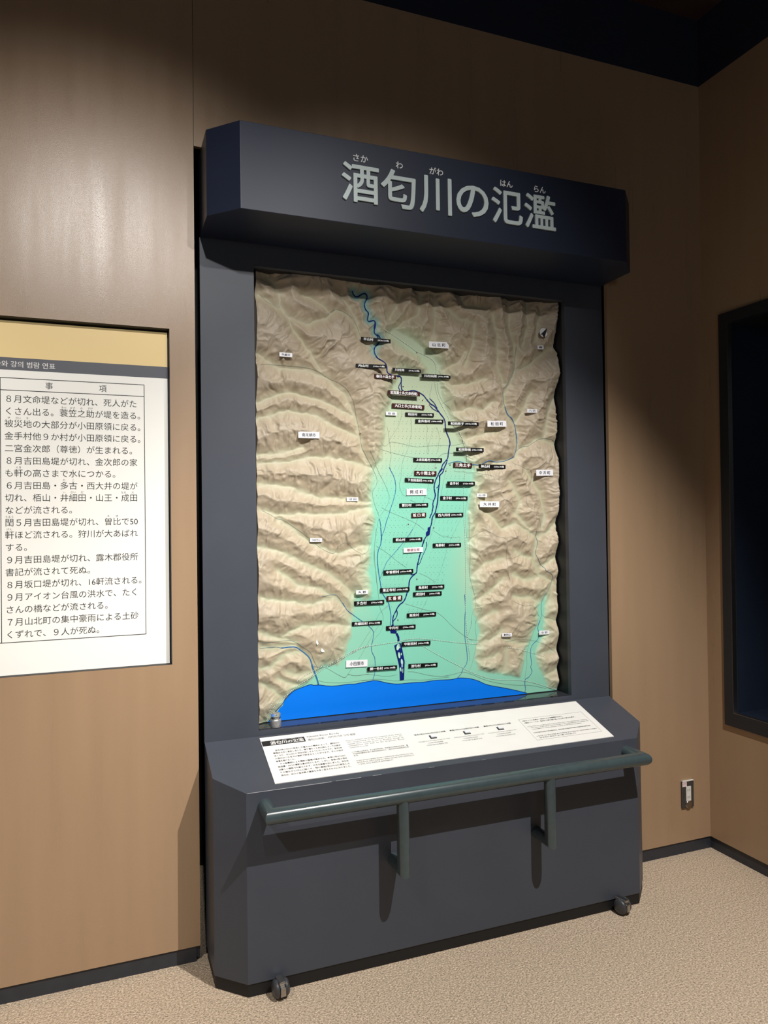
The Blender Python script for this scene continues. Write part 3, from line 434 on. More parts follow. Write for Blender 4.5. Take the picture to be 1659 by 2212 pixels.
PLATES = [
('平山村', '(415m 231間)', 'k', 0.6589, 2.2338, -0.0658, 0.1197, 0.0147, -0.006),
('内山村', '(162m 91間)', 'k', 0.6301, 2.1281, -0.0425, 0.1212, 0.0138, 0.024),
('川村岸', '(1014m 563間)', 'k', 0.7881, 2.128, -0.0745, 0.1188, 0.0142, 0.004),
('川村向原', '(1010m 898間)', 'k', 0.9133, 2.1128, -0.0768, 0.124, 0.0145, 0.017),
('春日の森土手', '', 'r', 0.6916, 2.095, -0.0586, 0.0884, 0.0161, 0.008),
('岩流瀬土手(文命西堤)', '', 'r', 0.7721, 2.038, -0.0695, 0.134, 0.0168, -0.008),
('大口土手(文命東堤)', '', 'r', 0.7977, 1.9912, -0.0875, 0.136, 0.0169, -0.014),
('怒 田', '', 'w', 0.7252, 1.9601, -0.0855, 0.0445, 0.0142, 0.004),
('班目村', '(1260m 700間)', 'k', 0.8459, 1.9612, -0.0885, 0.1212, 0.0143, 0.01),
('金井島村', '(1080m 600間)', 'k', 0.8873, 1.9369, -0.0885, 0.1201, 0.0145, 0.023),
('松田庶子', '(1513m 841間)', 'k', 1.0196, 1.9278, -0.0577, 0.1345, 0.0153, 0.014),
('上吉田島村', '(1910m 1060間)', 'k', 0.8777, 1.7852, -0.0885, 0.122, 0.0152, -0.002),
('松田惣領', '(2338m 1298間)', 'k', 1.0536, 1.827, -0.0704, 0.1227, 0.0154, 0.003),
('三角土手', '', 'r', 1.0296, 1.7668, -0.0881, 0.0819, 0.0184, -0.023),
('神山村', '(1253m 696間)', 'k', 1.1498, 1.7612, -0.0658, 0.1221, 0.0159, -0.007),
('九十間土手', '', 'r', 0.8666, 1.7328, -0.0885, 0.0938, 0.018, -0.007),
('下吉田島村', '(1543m 857間)', 'k', 0.8409, 1.7044, -0.0895, 0.1218, 0.015, -0.036),
('金手村', '(1162m 646間)', 'k', 1.018, 1.6932, -0.082, 0.1222, 0.0157, 0.003),
('開 成 町', '', 'w', 0.8278, 1.6596, -0.0895, 0.0847, 0.0251, 0.009),
('金子村', '(409m 227間)', 'k', 0.9894, 1.6354, -0.0895, 0.1193, 0.0157, -0.013),
('曽比村', '(1485m 825間)', 'k', 0.816, 1.6084, -0.0895, 0.1205, 0.015, 0.014),
('西大井村', '(1558m 865間)', 'k', 0.9682, 1.569, -0.0895, 0.1203, 0.0156, 0.013),
('坂 口 堤', '', 'r', 0.836, 1.5694, -0.0895, 0.0617, 0.0172, 0.032),
('栢山村', '(1458m 810間)', 'k', 0.788, 1.4755, -0.0895, 0.122, 0.0152, 0.005),
('鬼柳村', '(1217m 676間)', 'k', 0.9555, 1.4502, -0.0895, 0.1223, 0.0155, 0.002),
('尊徳生家', '', 'p', 0.8096, 1.4348, -0.0885, 0.0817, 0.0187, 0.023),
('中曽根村', '(1476m 820間)', 'k', 0.7465, 1.353, -0.0875, 0.1229, 0.0159, 0.016),
('蓮正寺村', '(1458m 810間)', 'k', 0.731, 1.2845, -0.0885, 0.1207, 0.0158, -0.006),
('桑原村', '(1314m 730間)', 'k', 0.8798, 1.2881, -0.0895, 0.1209, 0.0157, -0.001),
('成田村', '(1029m 572間)', 'k', 0.8678, 1.2626, -0.0895, 0.1211, 0.0157, -0.004),
('玄 番 堤', '', 'r', 0.7288, 1.2521, -0.0885, 0.0643, 0.0183, 0.003),
('多古村', '(1741m 967間)', 'k', 0.6257, 1.2402, -0.0881, 0.1208, 0.0156, -0.003),
('飯泉村', '(1133m 629間)', 'k', 0.8413, 1.1829, -0.0895, 0.1232, 0.0156, -0.004),
('井細田村', '(396m 220間)', 'k', 0.6163, 1.1632, -0.0905, 0.1198, 0.0148, -0.008),
('今井村', '(1206m 670間)', 'k', 0.7545, 1.1389, -0.0905, 0.1221, 0.0158, -0.005),
('中新田村', '(1402m 779間)', 'k', 0.8161, 1.0737, -0.0885, 0.1208, 0.0159, -0.018),
('網一色村', '(698m 388間)', 'k', 0.6743, 0.9901, -0.0875, 0.1202, 0.0149, -0.022),
('酒匂村', '(832m 462間)', 'k', 0.8448, 0.9862, -0.0905, 0.1226, 0.0159, -0.029),
('矢倉沢', '', 'w', 0.3052, 2.1487, -0.0454, 0.0469, 0.015, -0.017),
('南足柄市', '', 'w', 0.3876, 1.8631, -0.0485, 0.0787, 0.0234, 0.008),
('山 北 町', '', 'w', 0.9166, 2.2315, -0.0541, 0.0853, 0.0242, 0.026),
('寄', '', 'w', 1.3798, 2.256, -0.0558, 0.0286, 0.0154, 0.073),
('八 沢', '', 'w', 1.331, 1.9912, -0.0519, 0.0477, 0.0152, 0.027),
('松 田 町', '', 'w', 1.1684, 1.9326, -0.0555, 0.0861, 0.0241, 0.036),
('中 井 町', '', 'w', 1.387, 1.7383, -0.0531, 0.0807, 0.0247, 0.022),
('山 田', '', 'w', 1.105, 1.6462, -0.0734, 0.0457, 0.014, -0.015),
('大 井 町', '', 'w', 1.1314, 1.6099, -0.0597, 0.0876, 0.0232, -0.009),
('沼 田', '', 'w', 0.5622, 1.6311, -0.0824, 0.0454, 0.0142, -0.002),
('矢佐芝山', '', 'w', 0.4174, 1.4812, -0.0769, 0.0457, 0.0136, -0.02),
('久 野', '', 'w', 0.5935, 1.2824, -0.0771, 0.0472, 0.0156, -0.002),
('小田原市', '', 'w', 0.5731, 1.0155, -0.0895, 0.0844, 0.0257, -0.031),
('曽我山', '', 'w', 1.2115, 1.0822, -0.0784, 0.0451, 0.0141, -0.042),
('小 竹', '', 'w', 1.39, 1.0792, -0.0827, 0.0489, 0.0159, -0.025)]
COMPASS = (1.3914, 2.3164)
MX0, MX1, MZ0, MZ1, MD0 = .2005, 1.4535, .8335, 2.4430, -.0935      # map rectangle on the stand and its sea level
_rng = np.random.RandomState(7)
_tab = _rng.rand(256, 256).astype(np.float32)
def vn(x, y, s=0):
    x = x + s * 17.31; y = y + s * 9.77
    xi = np.floor(x).astype(int); yi = np.floor(y).astype(int)
    fx = x - xi; fy = y - yi
    fx = fx * fx * (3 - 2 * fx); fy = fy * fy * (3 - 2 * fy)
    a = _tab[xi & 255, yi & 255]; b = _tab[(xi + 1) & 255, yi & 255]
    c = _tab[xi & 255, (yi + 1) & 255]; d = _tab[(xi + 1) & 255, (yi + 1) & 255]
    return (a * (1 - fx) + b * fx) * (1 - fy) + (c * (1 - fx) + d * fx) * fy
def fbm(x, y, s=0, o=4):
    r = 0; a = .5
    for i in range(o):
        r = r + a * vn(x * 2 ** i, y * 2 ** i, s + i); a *= .5
    return r
def ridged(x, y, s=0):
    return 1 - np.abs(2 * vn(x, y, s) - 1)
def segdist(X, Y, pts):
    best = np.full(X.shape, 9., np.float32); par = np.zeros(X.shape, np.float32); s0 = 0.
    for (ax, ay), (bx, by) in zip(pts[:-1], pts[1:]):
        dx, dy = bx - ax, by - ay; L = math.hypot(dx, dy) + 1e-9
        t = np.clip(((X - ax) * dx + (Y - ay) * dy) / L ** 2, 0, 1)
        d = np.hypot(X - ax - t * dx, Y - ay - t * dy)
        m = d < best
        best = np.where(m, d, best); par = np.where(m, s0 + t * L, par); s0 += L
    return best, par
def inpoly(X, Y, pts):
    r = np.zeros(X.shape, bool)
    for (ax, ay), (bx, by) in zip(pts, pts[1:] + pts[:1]):
        if ay == by: continue
        r ^= ((ay > Y) != (by > Y)) & (X < (bx - ax) * (Y - ay) / (by - ay) + ax)
    return r
def terrain(nx, nz):
    """height (m) above sea level and greenness of the relief, on a grid"""
    X, Z = np.meshgrid(np.linspace(MX0, MX1, nx), np.linspace(MZ0, MZ1, nz))
    X = X.astype(np.float32); Z = Z.astype(np.float32)
    wx = X + .020 * (fbm(X * 14, Z * 14, 3) - .5) + .006 * (vn(X * 60, Z * 60, 5) - .5)
    wz = Z + .020 * (fbm(X * 14, Z * 14, 8) - .5) + .006 * (vn(X * 60, Z * 60, 9) - .5)
    d1 = np.full(X.shape, 9., np.float32); d2 = d1.copy(); sp = np.zeros_like(d1)
    dp = None
    for k, pts in enumerate([PLAIN + PLAIN[:1], VALE + VALE[:1]] + VALLEYS):
        d, s = segdist(wx, wz, pts)
        if k < 2:
            d = np.where(inpoly(wx, wz, pts[:-1]), 0, d)
            dp = d if dp is None else np.minimum(dp, d)
        m = d < d1
        d2 = np.where(m, d1, np.minimum(d2, d)); sp = np.where(m, s + k * 3.7, sp); d1 = np.where(m, d, d1)
    w = np.clip((d2 - d1) / .014, 0, 1); w = w * w * (3 - 2 * w)
    north = np.clip((Z - 1.1) / 1.2, 0, 1)
    A = (.026 + .018 * north) * (.70 + .7 * fbm(X * 5, Z * 5, 12))
    warp = fbm(X * 13, Z * 13, 14)
    dd = d1 ** 2 / (d1 + .012)
    base = np.tanh(dd / .060)
    rib = .55 - np.abs(2 * vn(sp * 30 + warp * 2.2, d1 * 5 + 3, 15) - 1) ** .85           # sharp crested spurs running down to the valley
    rib2 = np.abs(2 * vn(sp * 74 + warp * 5, d1 * 11, 16) - 1) ** .9 - .45                # and the gullies between them
    rib3 = np.abs(2 * vn(sp * 150 + warp * 8, d1 * 16, 17) - 1) - .45
    floor_ = .022 * (1 - np.exp(-dp / .22)) * (.35 + .65 * north)
    grow = np.clip(d1 / .028, 0, 1) * (.25 + .75 * w)
    h = floor_ + A * base + grow * (.0115 * rib + .0072 * rib2 + .0026 * rib3) * (.6 + .6 * north)
    h += np.clip(d1 / .03, 0, 1) * .0042 * (1 - np.abs(2 * vn(X * 22 + warp * 4, Z * 38 + warp * 2, 20) - 1))
    h += np.clip(d1 / .03, 0, 1) * .0009 * (vn(X * 90, Z * 90, 22) - .5)
    h = np.maximum(h, 0)
    for _ in range(1):                                               # cast plaster: soften every crease a little
        h[1:-1, 1:-1] = (h[1:-1, 1:-1] * 2 + h[:-2, 1:-1] + h[2:, 1:-1] + h[1:-1, :-2] + h[1:-1, 2:]) / 6
    core, _s = segdist(X, Z, CORE)
    green = np.exp(-(np.maximum(dp - .002, 0) / .030)) * (.35 + .65 * np.exp(-(np.maximum(core - .13, 0) / .16) ** 2))
    upper = np.clip((Z - 1.66) / .22, 0, 1); green = green * (1 - .50 * upper)
    green = np.maximum(green, (.24 - .14 * north) * np.exp(-(d1 / .012) ** 2))
    south = np.clip((1.55 - Z) / .35, 0, 1)
    green = np.maximum(green, south * np.exp(-(np.maximum(dp, 0) / .018)) * .92)
    return X, Z, h, green, dp, d1
# ------------------------------------------------------------------ the stand (local: x along the front, y = -depth, z up)
CT, CYAW, SX0, SYA, WD, SK, SB = .0073, -.0055, .0234, .0288, 1.6456, 1.0705, .1021
# the stand is drawn in its own drawing units (SK metres each) with its underside at z = SB
STAND = Matrix.Translation((SX0, SYA, 0)) @ Euler((-CT, 0, CYAW), 'XYZ').to_matrix().to_4x4() @ Matrix.Translation((0, -.8 * CT, 0)) @ Matrix.Scale(SK, 4) @ Matrix.Translation((0, 0, -SB))
def stand_empty(name, base=(0, 0, 0)):
    o = empty(name); o.empty_display_size = .05; o.matrix_world = STAND @ Matrix.Translation(base); return o
ZA, SL = .8117, .3382
PB, PC, IC = .1843, .2727, .0881
plan = [(0, 0), (0, -PB), (IC, -PC), (WD - IC, -PC), (WD, -PB), (WD, 0)]
st = tag(stand_empty('display_stand', (0, 0, SB)), 'tall charcoal-blue wheeled exhibit stand with sloping console, handrail and lettered header', 'display stand')
OFFS[st.name] = (0, 0, SB)
top = lambda x, y: ZA + SL * y
MB().prism(plan[:1] + plan[1:] , .1406, top).build('console_body', 'lacquer', st, bevel=.0012)
# worn pale line on the console's front edge, with its highlight painted in
we = MB(); yf = -PC - .0003
for a, b, k in ((IC + .004, .36, 1), (.375, .46, .7), (.50, .53, .7), (.70, .72, .6), (.90, .915, .5)):
    we.add([(a, yf, top(0, -PC) - .0002), (b, yf, top(0, -PC) - .0002), (b, yf, top(0, -PC) - .0002 - .0016 * k), (a, yf, top(0, -PC) - .0002 - .0012 * k)], [(0, 1, 2, 3)])
we.build('worn_highlight', 'worn', st)['kind'] = 'stuff'
MB().prism([(.003, -.004), (.003, -PB + .001), (IC + .001, -PC + .004), (WD - IC - .001, -PC + .004), (WD - .003, -PB + .001), (WD - .003, -.004)], SB + .0005, .1406).build('plinth', 'black', st)
hp = [(0, .0), (0, -.1822), (.0912, -.2742), (WD - .0912, -.2742), (WD, -.1822), (WD, 0)]
hd = MB().prism(hp, 2.5189, 2.7948).build('header', 'header', st, bevel=.0012)
X0, X1, Z0, Z1 = .1837, 1.4608, .8308, 2.4414
p = MB(); t_ = .022
p.box((0, 0, ZA - .004), (X0, t_, 2.5189)).box((X1, 0, ZA - .004), (WD, t_, 2.5189)).box((X0, 0, Z1), (X1, t_, 2.5189)).box((X0, 0, ZA - .004), (X1, t_, Z0))
p.build('face_frame', 'lacquer', st)
dB = .106
MB().box((X0 - .01, t_, Z0), (X0, dB, Z1)).box((X1, t_, Z0), (X1 + .01, dB, Z1)).box((X0 - .01, t_, Z1), (X1 + .01, dB, Z1 + .01)).box((X0 - .01, dB, Z0 - .01), (X1 + .01, dB + .01, Z1 + .01)).build('recess_lining', 'recess', st)
MB().box((X0, .0005, Z0 - .018), (X1, dB, Z0)).build('sill', 'sill', st, bevel=.0010)
MB().box((.016, t_, .1406), (.024, .13, 2.79)).box((WD - .024, t_, .1406), (WD - .016, .13, 2.79)).box((.016, .13, .1406), (WD - .016, .135, 2.79)).build('carcass', 'black', st)
# header lettering: six large characters with small readings above
U_, V_, N_ = (1, 0, 0), (0, 0, 1), (0, -1, 0)
ho = (0, -.2742, 0)
for ch, a, b, lo, hi in (('酒', .4190, .5480, 2.5905, 2.7185), ('匂', .5545, .6805, 2.5905, 2.7190), ('川', .6944, .8150, 2.5900, 2.7190), ('の', .8327, .9585, 2.6005, 2.7090), ('氾', .9705, 1.0967, 2.5925, 2.7190), ('濫', 1.1045, 1.2357, 2.5925, 2.7185)):
    co, fs = text_mesh(ch, .015, .0028 / .128, 4)
    ya, yb = float(co[:, 1].min()), float(co[:, 1].max()); e = (hi - lo) / (yb - ya)
    o = lettering(ch, (0, -.2742, lo - ya * e + .0), U_, V_, N_, e, 'title', hd, a, b, bold=.015, depth=.0028, name='title_letter', res=4, vc=0)
for s_, a, b in (('さか', .4601, .5116), ('わ', .6100, .6360), ('がわ', .7340, .7856), ('はん', 1.0094, 1.0591), ('らん', 1.1482, 1.1967)):
    lettering(s_, (0, -.2742, 2.7384), U_, V_, N_, .0275, 'kana', hd, a, b, bold=.012, depth=.0010, name='reading_aid')
# handrail with two drop posts
rd, rz, rr, pr_ = .362, .673, .0235, .0200
hr = MB().sweep([(.147, -PC + .002, rz), (.147, -rd, rz), (1.508, -rd, rz), (1.508, -PC + .002, rz)], rr, 32).build('handrail', 'rail', st, smooth=40)
for px_ in (.567, 1.112):
    MB().sweep([(px_, -rd, rz - .004), (px_, -rd, .440), (px_, -PC + .002, .440)], pr_, 28).build('rail_post', 'rail', hr, smooth=40)
# twin-wheel casters under the front corners (and two at the back)
def caster(x, y, rz_):
    c = empty('caster'); c.parent = st; c.location = (x, y, 0); c.rotation_euler = (0, 0, rz_)
    zf = .0014
    for sgn in (-1, 1):
        pr = [(.001, sgn * .009), (.024, sgn * .009), (.0265, sgn * .012), (.0265, sgn * .017), (.022, sgn * .0225), (.012, sgn * .0255), (.001, sgn * .026)]
        MB().lathe(pr, (0, 0, .0265 + zf), 28, 'x').build('wheel', 'caster', c, smooth=40)
    h = MB(); h.box((-.0080, -.020, .012), (.0080, .024, .046)); h.box((-.0085, -.0275, .014), (.0085, -.0200, .040)); h.box((-.010, -.020, .046), (.010, .024, .054))
    h.build('fork', 'metal', c, bevel=.0015)
    return c
caster(.181, -.3035, .12); caster(1.452, -.3035, .30)

# ------------------------------------------------------------------ sloping information sheet on the console
LS = math.hypot(1, SL); vdn = Vector((0, -1 / LS, -SL / LS)); nrm = Vector((0, -SL / LS, 1 / LS))
ip = tag(stand_empty('info_sheet', (0, 0, ZA)), 'white information sheet printed in four languages lying on the sloping console', 'information panel')
pa, pb = .1826, 1.4695; q0, q1 = .0150, .2645
def sl(x, q, h=0): v_ = Vector((x, 0, 0)) + vdn * q + nrm * h; return tuple(v_)
def slab(mb, xa, xb, qa, qb, h0, h1, mi=0):
    return mb.add([sl(xa, qa, h0), sl(xb, qa, h0), sl(xb, qb, h0), sl(xa, qb, h0), sl(xa, qa, h1), sl(xb, qa, h1), sl(xb, qb, h1), sl(xa, qb, h1)],
        [(0, 1, 2, 3), (7, 6, 5, 4), (0, 4, 5, 1), (1, 5, 6, 2), (2, 6, 7, 3), (3, 7, 4, 0)], mi)
sheet = slab(MB(), pa, pb, q0, q1, .0004, .0030).build('sheet', 'paper', ip)
HS = .0030
slab(MB(), pa + .0015, .3333, .0372, .0655, HS, HS + .0004).build('title_band', 'ink', sheet)
up_ = tuple(-vdn); nn = tuple(nrm)
def itext(body, xa, q, em, xb=None, m_='ink', bold=0., name='text_line', align='l', h=HS, res=1, par=None):
    return lettering(body, sl(0, q, h), (1, 0, 0), up_, nn, em, m_, par or sheet, xa, xb, align, bold, name=name, res=res)
itext('酒匂川の氾濫', .2114, .0540, .0190, .3290, 'paper', .03, 'title_text', h=HS + .0005, res=2)
itext('さか　わ　がわ　　はん　らん', .216, .0428, .0058, .326, 'paper', .01, 'title_text', h=HS + .0005)
itext('Sakawa River floods', .3419, .0398, .0125, .4590, 'inkgrey', .006)
itext('酒匂川洪灾', .3415, .0590, .0125, .4005, 'inkgrey', .006); itext('사카와가와 강의 범람', .4147, .0576, .0122, .5149, 'inkgrey', .006)
JP = ['宝永4年(1707)に発生した富士山の噴火によって、酒匂川の', '環境は大きく変化しました。降り積もった火山灰によって川底が', '浅くなり、ひんぱんに洪水が起こるようになったのです。宝永5年',
      'の洪水はこれまでの堤防で防ぎきることができず、多くの村が', '被害を受けました。', 'その後幕府による堤防の整備が進められ、享保11年(1726)に', '岩流瀬・大口の堤防工事が完了します。しかし、享保19年の洪水',
      'は新しい堤防でも耐えられず、大きな被害を出しました。洪水は', 'その後もひんぱんに起こり、特に寛政3年(1791)に発生した', '洪水は、幼少の金次郎の運命を大きく変えるものになりました。']
for i, s_ in enumerate(JP):
    xa, xb = (.2192 if i in (0, 5) else .2095), (.2740 if i == 4 else .4445)
    itext(s_, xa, .0955 + .0149 * i, .0092, xb, 'ink', .022)
for i, (s_, xb) in enumerate([('Due to volcanic ash from the eruption of Mt. Fuji in', .6767), ('1707  accumulating  on  the  bottom  of  the  river,  the', .6765), ('Sakawa  River  became  prone  to  flooding;  though  an', .6765),
                        ('embankment  was  built  by  the  shogunate,  floods', .6765), ('continued to occur.', .5383)]):
    itext(s_, .4700, .0898 + .0103 * i, .0082, xb, 'inkgrey')
for i, (s_, xb) in enumerate([('1707年富士山喷发后、火山灰沉积河底、导致酒匂川频繁发生洪灾。虽', .6752), ('然当时的幕府修建了堤坝来阻挡洪水、但仍然不能阻挡洪水的', .6748), ('发生。', .489)]):
    itext(s_, .4695, .1584 + .0100 * i, .0076, xb, 'inkgrey')
for i, (s_, xb) in enumerate([('1707년 후지산의 분화로 화산재가 강바닥에 쌓이면서 사카와가와 강은', .6743), ('홍수에 취약한 상태가 되었습니다. 막부에 의한 제방 공사가 진행되었으나', .6748), ('그 후에도 홍수는 지속적으로 발생하였습니다.', .5951)]):
    itext(s_, .4692, .2068 + .0099 * i, .0074, xb, 'inkgrey')
for (d_, a, b, bx, e_, c_, k_, ea, eb) in (('宝永5年(1708)6月22日の決壊', .7207, .8445, .7840, 'Damage from flooding on June 22, 1708', '1708年6月22日洪灾', '1708년 6월 22일 발생한 수해', .7208, .8415),
        ('享保19年(1734)8月7日の決壊', .8611, .9809, .9200, 'Damage from flooding on August 7, 1734', '1734年8月7日洪灾', '1734년 8월 7일 발생한 수해', .8597, .9794),
        ('寛政3年(1791)8月6日の決壊', 1.0008, 1.1160, 1.0582, 'Damage from flooding on August 6, 1791', '1791年8月6日洪灾', '1791년 8월 6일 발생한 수해', .9990, 1.1141)):
    itext(d_, a, .1062, .0088, b, 'ink', .026)
    hole = slab(MB(), bx - .0125, bx + .0125, .1200, .1400, HS, HS + .0005).build('button_well', 'ink', sheet)
    bt = MB(); slab(bt, bx - .0085, bx + .0115, .1205, .1352, HS, HS + .0050); bt.build('push_button', 'pwhite', hole, bevel=.0008)
    m_ = (ea + eb) / 2
    itext(e_, ea, .1497, .0070, eb, 'inkgrey'); itext(c_, m_ - .0285, .1628, .0068, m_ + .0285, 'inkgrey'); itext(k_, m_ - .0392, .1744, .0066, m_ + .0392, 'inkgrey')
fr = MB(); w_ = .0006
for a in ((1.158, 1.4435, .0895, .0895 + w_), (1.158, 1.4435, .2263, .2263 + w_), (1.158, 1.158 + w_, .0895, .2263), (1.4435 - w_, 1.4435, .0895, .2263)): slab(fr, a[0], a[1], a[2], a[3], HS, HS + .0003)
fr.build('note_border', 'inkgrey', sheet)
for s_, xa, q, xb, em, m_ in (('※赤ランプの点滅は、洪水による決壊場所を示す。', 1.1675, .1038, 1.3479, .0080, 'ink'), ('※黒色プレートは、各村が工事を請け負った土手の長さを表す。', 1.1685, .1170, 1.3969, .0080, 'ink'),
        ('※ The blinking red light indicates the location where the embankment collapsed.', 1.1685, .1412, 1.4342, .0068, 'inkgrey'), ('The name of the village and the length of the embankment the village was', 1.1780, .1505, 1.4344, .0068, 'inkgrey'),
        ('responsible for constructing are written on the black text plates.', 1.1780, .1598, 1.3974, .0068, 'inkgrey'), ('※红灯闪烁表示因洪水而决堤的地点、黑色标牌上写着各村负责施工的堤坝的名称和长度。', 1.1690, .1822, 1.4238, .0068, 'inkgrey'),
        ('※ 홍수로 인한 붕괴 지점을 붉은색 램프로 표시하였습니다. 검정색 패널은 각 마을이', 1.1696, .2044, 1.4345, .0066, 'inkgrey'), ('담당했던 제방의 길이를 나타냅니다.', 1.1767, .2152, 1.3353, .0066, 'inkgrey')):
    itext(s_, xa, q, em, xb, m_, .022 if m_ == 'ink' else .008)

# ------------------------------------------------------------------ small jar on the sill
jr = tag(stand_empty('jar', (.2490, .026, Z0)), 'small silver screw-top glass jar on the sill below the relief map', 'jar')
JX = .2490
MB().lathe([(.0005, .0002), (.0180, .0002), (.0190, .0030), (.0188, .0230), (.0170, .0280), (.0150, .0295), (.0005, .0295)], (0, 0, 0), 32).build('body', 'jarbody', jr, smooth=40)
MB().lathe([(.0005, .0297), (.0158, .0297), (.0168, .0310), (.0168, .0360), (.0158, .0370), (.0005, .0370)], (0, 0, 0), 32).build('collar', 'metal', jr, smooth=40)
MB().lathe([(.0005, .0372), (.0160, .0372), (.0168, .0390), (.0168, .0470), (.0155, .0485), (.0005, .0485)], (0, 0, 0), 32).build('stopper', 'glass', jr, smooth=40)

# ------------------------------------------------------------------ relief map
rm = tag(stand_empty('relief_map', (.8270, .0935, MZ0)), 'tan and green relief map of a river valley with blue sea and name plates', 'relief map')
OFF = (.8270, .0935, MZ0)
NX, NZ = 560, 720
GX, GZ, GH, GG, GD, GV = terrain(NX, NZ)
def hgt(x, z):
    a = min(max((x - MX0) / (MX1 - MX0) * (NX - 1), 0), NX - 1.001); b = min(max((z - MZ0) / (MZ1 - MZ0) * (NZ - 1), 0), NZ - 1.001)
    i, j = int(a), int(b); fa, fb = a - i, b - j
    return float((GH[j, i] * (1 - fa) + GH[j, i + 1] * fa) * (1 - fb) + (GH[j + 1, i] * (1 - fa) + GH[j + 1, i + 1] * fa) * fb)
me = bpy.data.meshes.new('terrain')
co = np.stack([GX - OFF[0], -(MD0 + GH) - OFF[1], GZ - OFF[2]], -1).reshape(-1, 3)
ii = np.arange(NX * NZ).reshape(NZ, NX)
q = np.stack([ii[:-1, :-1], ii[:-1, 1:], ii[1:, 1:], ii[1:, :-1]], -1).reshape(-1, 4)
# skirts down to the back board
rim = np.concatenate([ii[0, :], ii[1:, -1], ii[-1, -2::-1], ii[-2:0:-1, 0]])
sk = co[rim].copy(); sk[:, 1] = .104 - OFF[1]
n0 = NX * NZ; k = len(rim); a_ = np.arange(k); b_ = (a_ + 1) % k
qs = np.stack([rim[b_], rim[a_], n0 + a_, n0 + b_], -1)
allc = np.concatenate([co, sk]); allq = np.concatenate([q, qs])
me.vertices.add(len(allc)); me.vertices.foreach_set('co', allc.astype(np.float32).ravel())
me.loops.add(allq.size); me.polygons.add(len(allq))
me.loops.foreach_set('vertex_index', allq.astype(np.int32).ravel()); me.polygons.foreach_set('loop_start', np.arange(0, allq.size, 4, dtype=np.int32))
sm = np.ones(len(allq), bool); sm[len(q):] = False
me.polygons.foreach_set('use_smooth', sm); me.update(calc_edges=True); me.validate()
ca = me.color_attributes.new('tint', 'FLOAT_COLOR', 'POINT')
teal = np.array(srgb(128, 201, 177)[:3]); sage = np.array(srgb(176, 192, 162)[:3]); tan = np.array(srgb(180, 165, 139)[:3]); tan2 = np.array(srgb(170, 158, 141)[:3])
gg = GG[..., None]; mix = lambda a, b, t: a * (1 - t) + b * t
hi_ = np.clip(GH / .05, 0, 1)[..., None]
base_ = mix(tan, tan2, hi_ * .8 + .25 * (fbm(GX * 9, GZ * 9, 30)[..., None] - .5))
cc = np.where(gg < .5, mix(base_, sage, np.clip(gg * 2, 0, 1)), mix(sage, teal, np.clip(gg * 2 - 1, 0, 1)))
# the upper valley floor is painted bluish
rv, _s = segdist(GX, GZ, VALLEYS[0][:34]); bl_ = (.85 * np.exp(-(rv / .016) ** 2))[..., None]
cc = mix(cc, np.array(srgb(120, 175, 172)[:3]), bl_)
full = np.concatenate([np.concatenate([cc.reshape(-1, 3), np.ones((NX * NZ, 1))], 1), np.concatenate([np.tile(np.array(srgb(235, 228, 215)[:3]), (k, 1)), np.ones((k, 1))], 1)])
ca.data.foreach_set('color', full.astype(np.float32).ravel())
tm = mat('painted plaster terrain', (.5, .4, .3), .50, spec=.36); nt = tm.node_tree
at = nt.nodes.new('ShaderNodeAttribute'); at.attribute_name = 'tint'; nt.links.new(at.outputs['Color'], nt.nodes['Principled BSDF'].inputs['Base Color'])
me.materials.append(tm)
ter = bpy.data.objects.new('terrain', me); COL.objects.link(ter); ter.parent = rm
# painted lines: thin ribbons lying on the terrain
def resample(pts, step):
    out = [pts[0]]
    for (ax, ay), (bx, by) in zip(pts[:-1], pts[1:]):
        L = math.hypot(bx - ax, by - ay); n_ = max(1, int(math.ceil(L / step)))
        out += [(ax + (bx - ax) * i / n_, ay + (by - ay) * i / n_) for i in range(1, n_ + 1)]
    return out
def smoothline(pts, it=2):
    for _ in range(it):
        if len(pts) < 3: return pts
        o = [pts[0]]
        for (ax, ay), (bx, by) in zip(pts[:-1], pts[1:]): o += [(ax * .75 + bx * .25, ay * .75 + by * .25), (ax * .25 + bx * .75, ay * .25 + by * .75)]
        o.append(pts[-1]); pts = o
    return pts
def inmap(x, z): return MX0 + .0005 < x < MX1 - .0005 and MZ0 + .0005 < z < MZ1 - .0005
def ribbon(mb, pts, w, lift=.0006, jit=0., seed=1):
    pts = resample(smoothline(pts), .0035); rnd = random.Random(seed); n_ = len(pts); L, R, ok = [], [], []
    for i, (x, z) in enumerate(pts):
        a = pts[max(i - 1, 0)]; b = pts[min(i + 1, n_ - 1)]; dx, dz = b[0] - a[0], b[1] - a[1]; d = math.hypot(dx, dz) + 1e-9
        hw = w / 2 * (1 + jit * (rnd.random() * 2 - 1)); ox, oz = -dz / d * hw, dx / d * hw
        hh = max(hgt(x, z), hgt(x + ox, z + oz), hgt(x - ox, z - oz)) + lift
        L.append((x + ox - OFF[0], -(MD0 + hh) - OFF[1], z + oz - OFF[2])); R.append((x - ox - OFF[0], -(MD0 + hh) - OFF[1], z - oz - OFF[2])); ok.append(inmap(x, z))
    for i in range(n_ - 1):
        if ok[i] and ok[i + 1]: mb.add([L[i], R[i], R[i + 1], L[i + 1]], [(0, 1, 2, 3)])
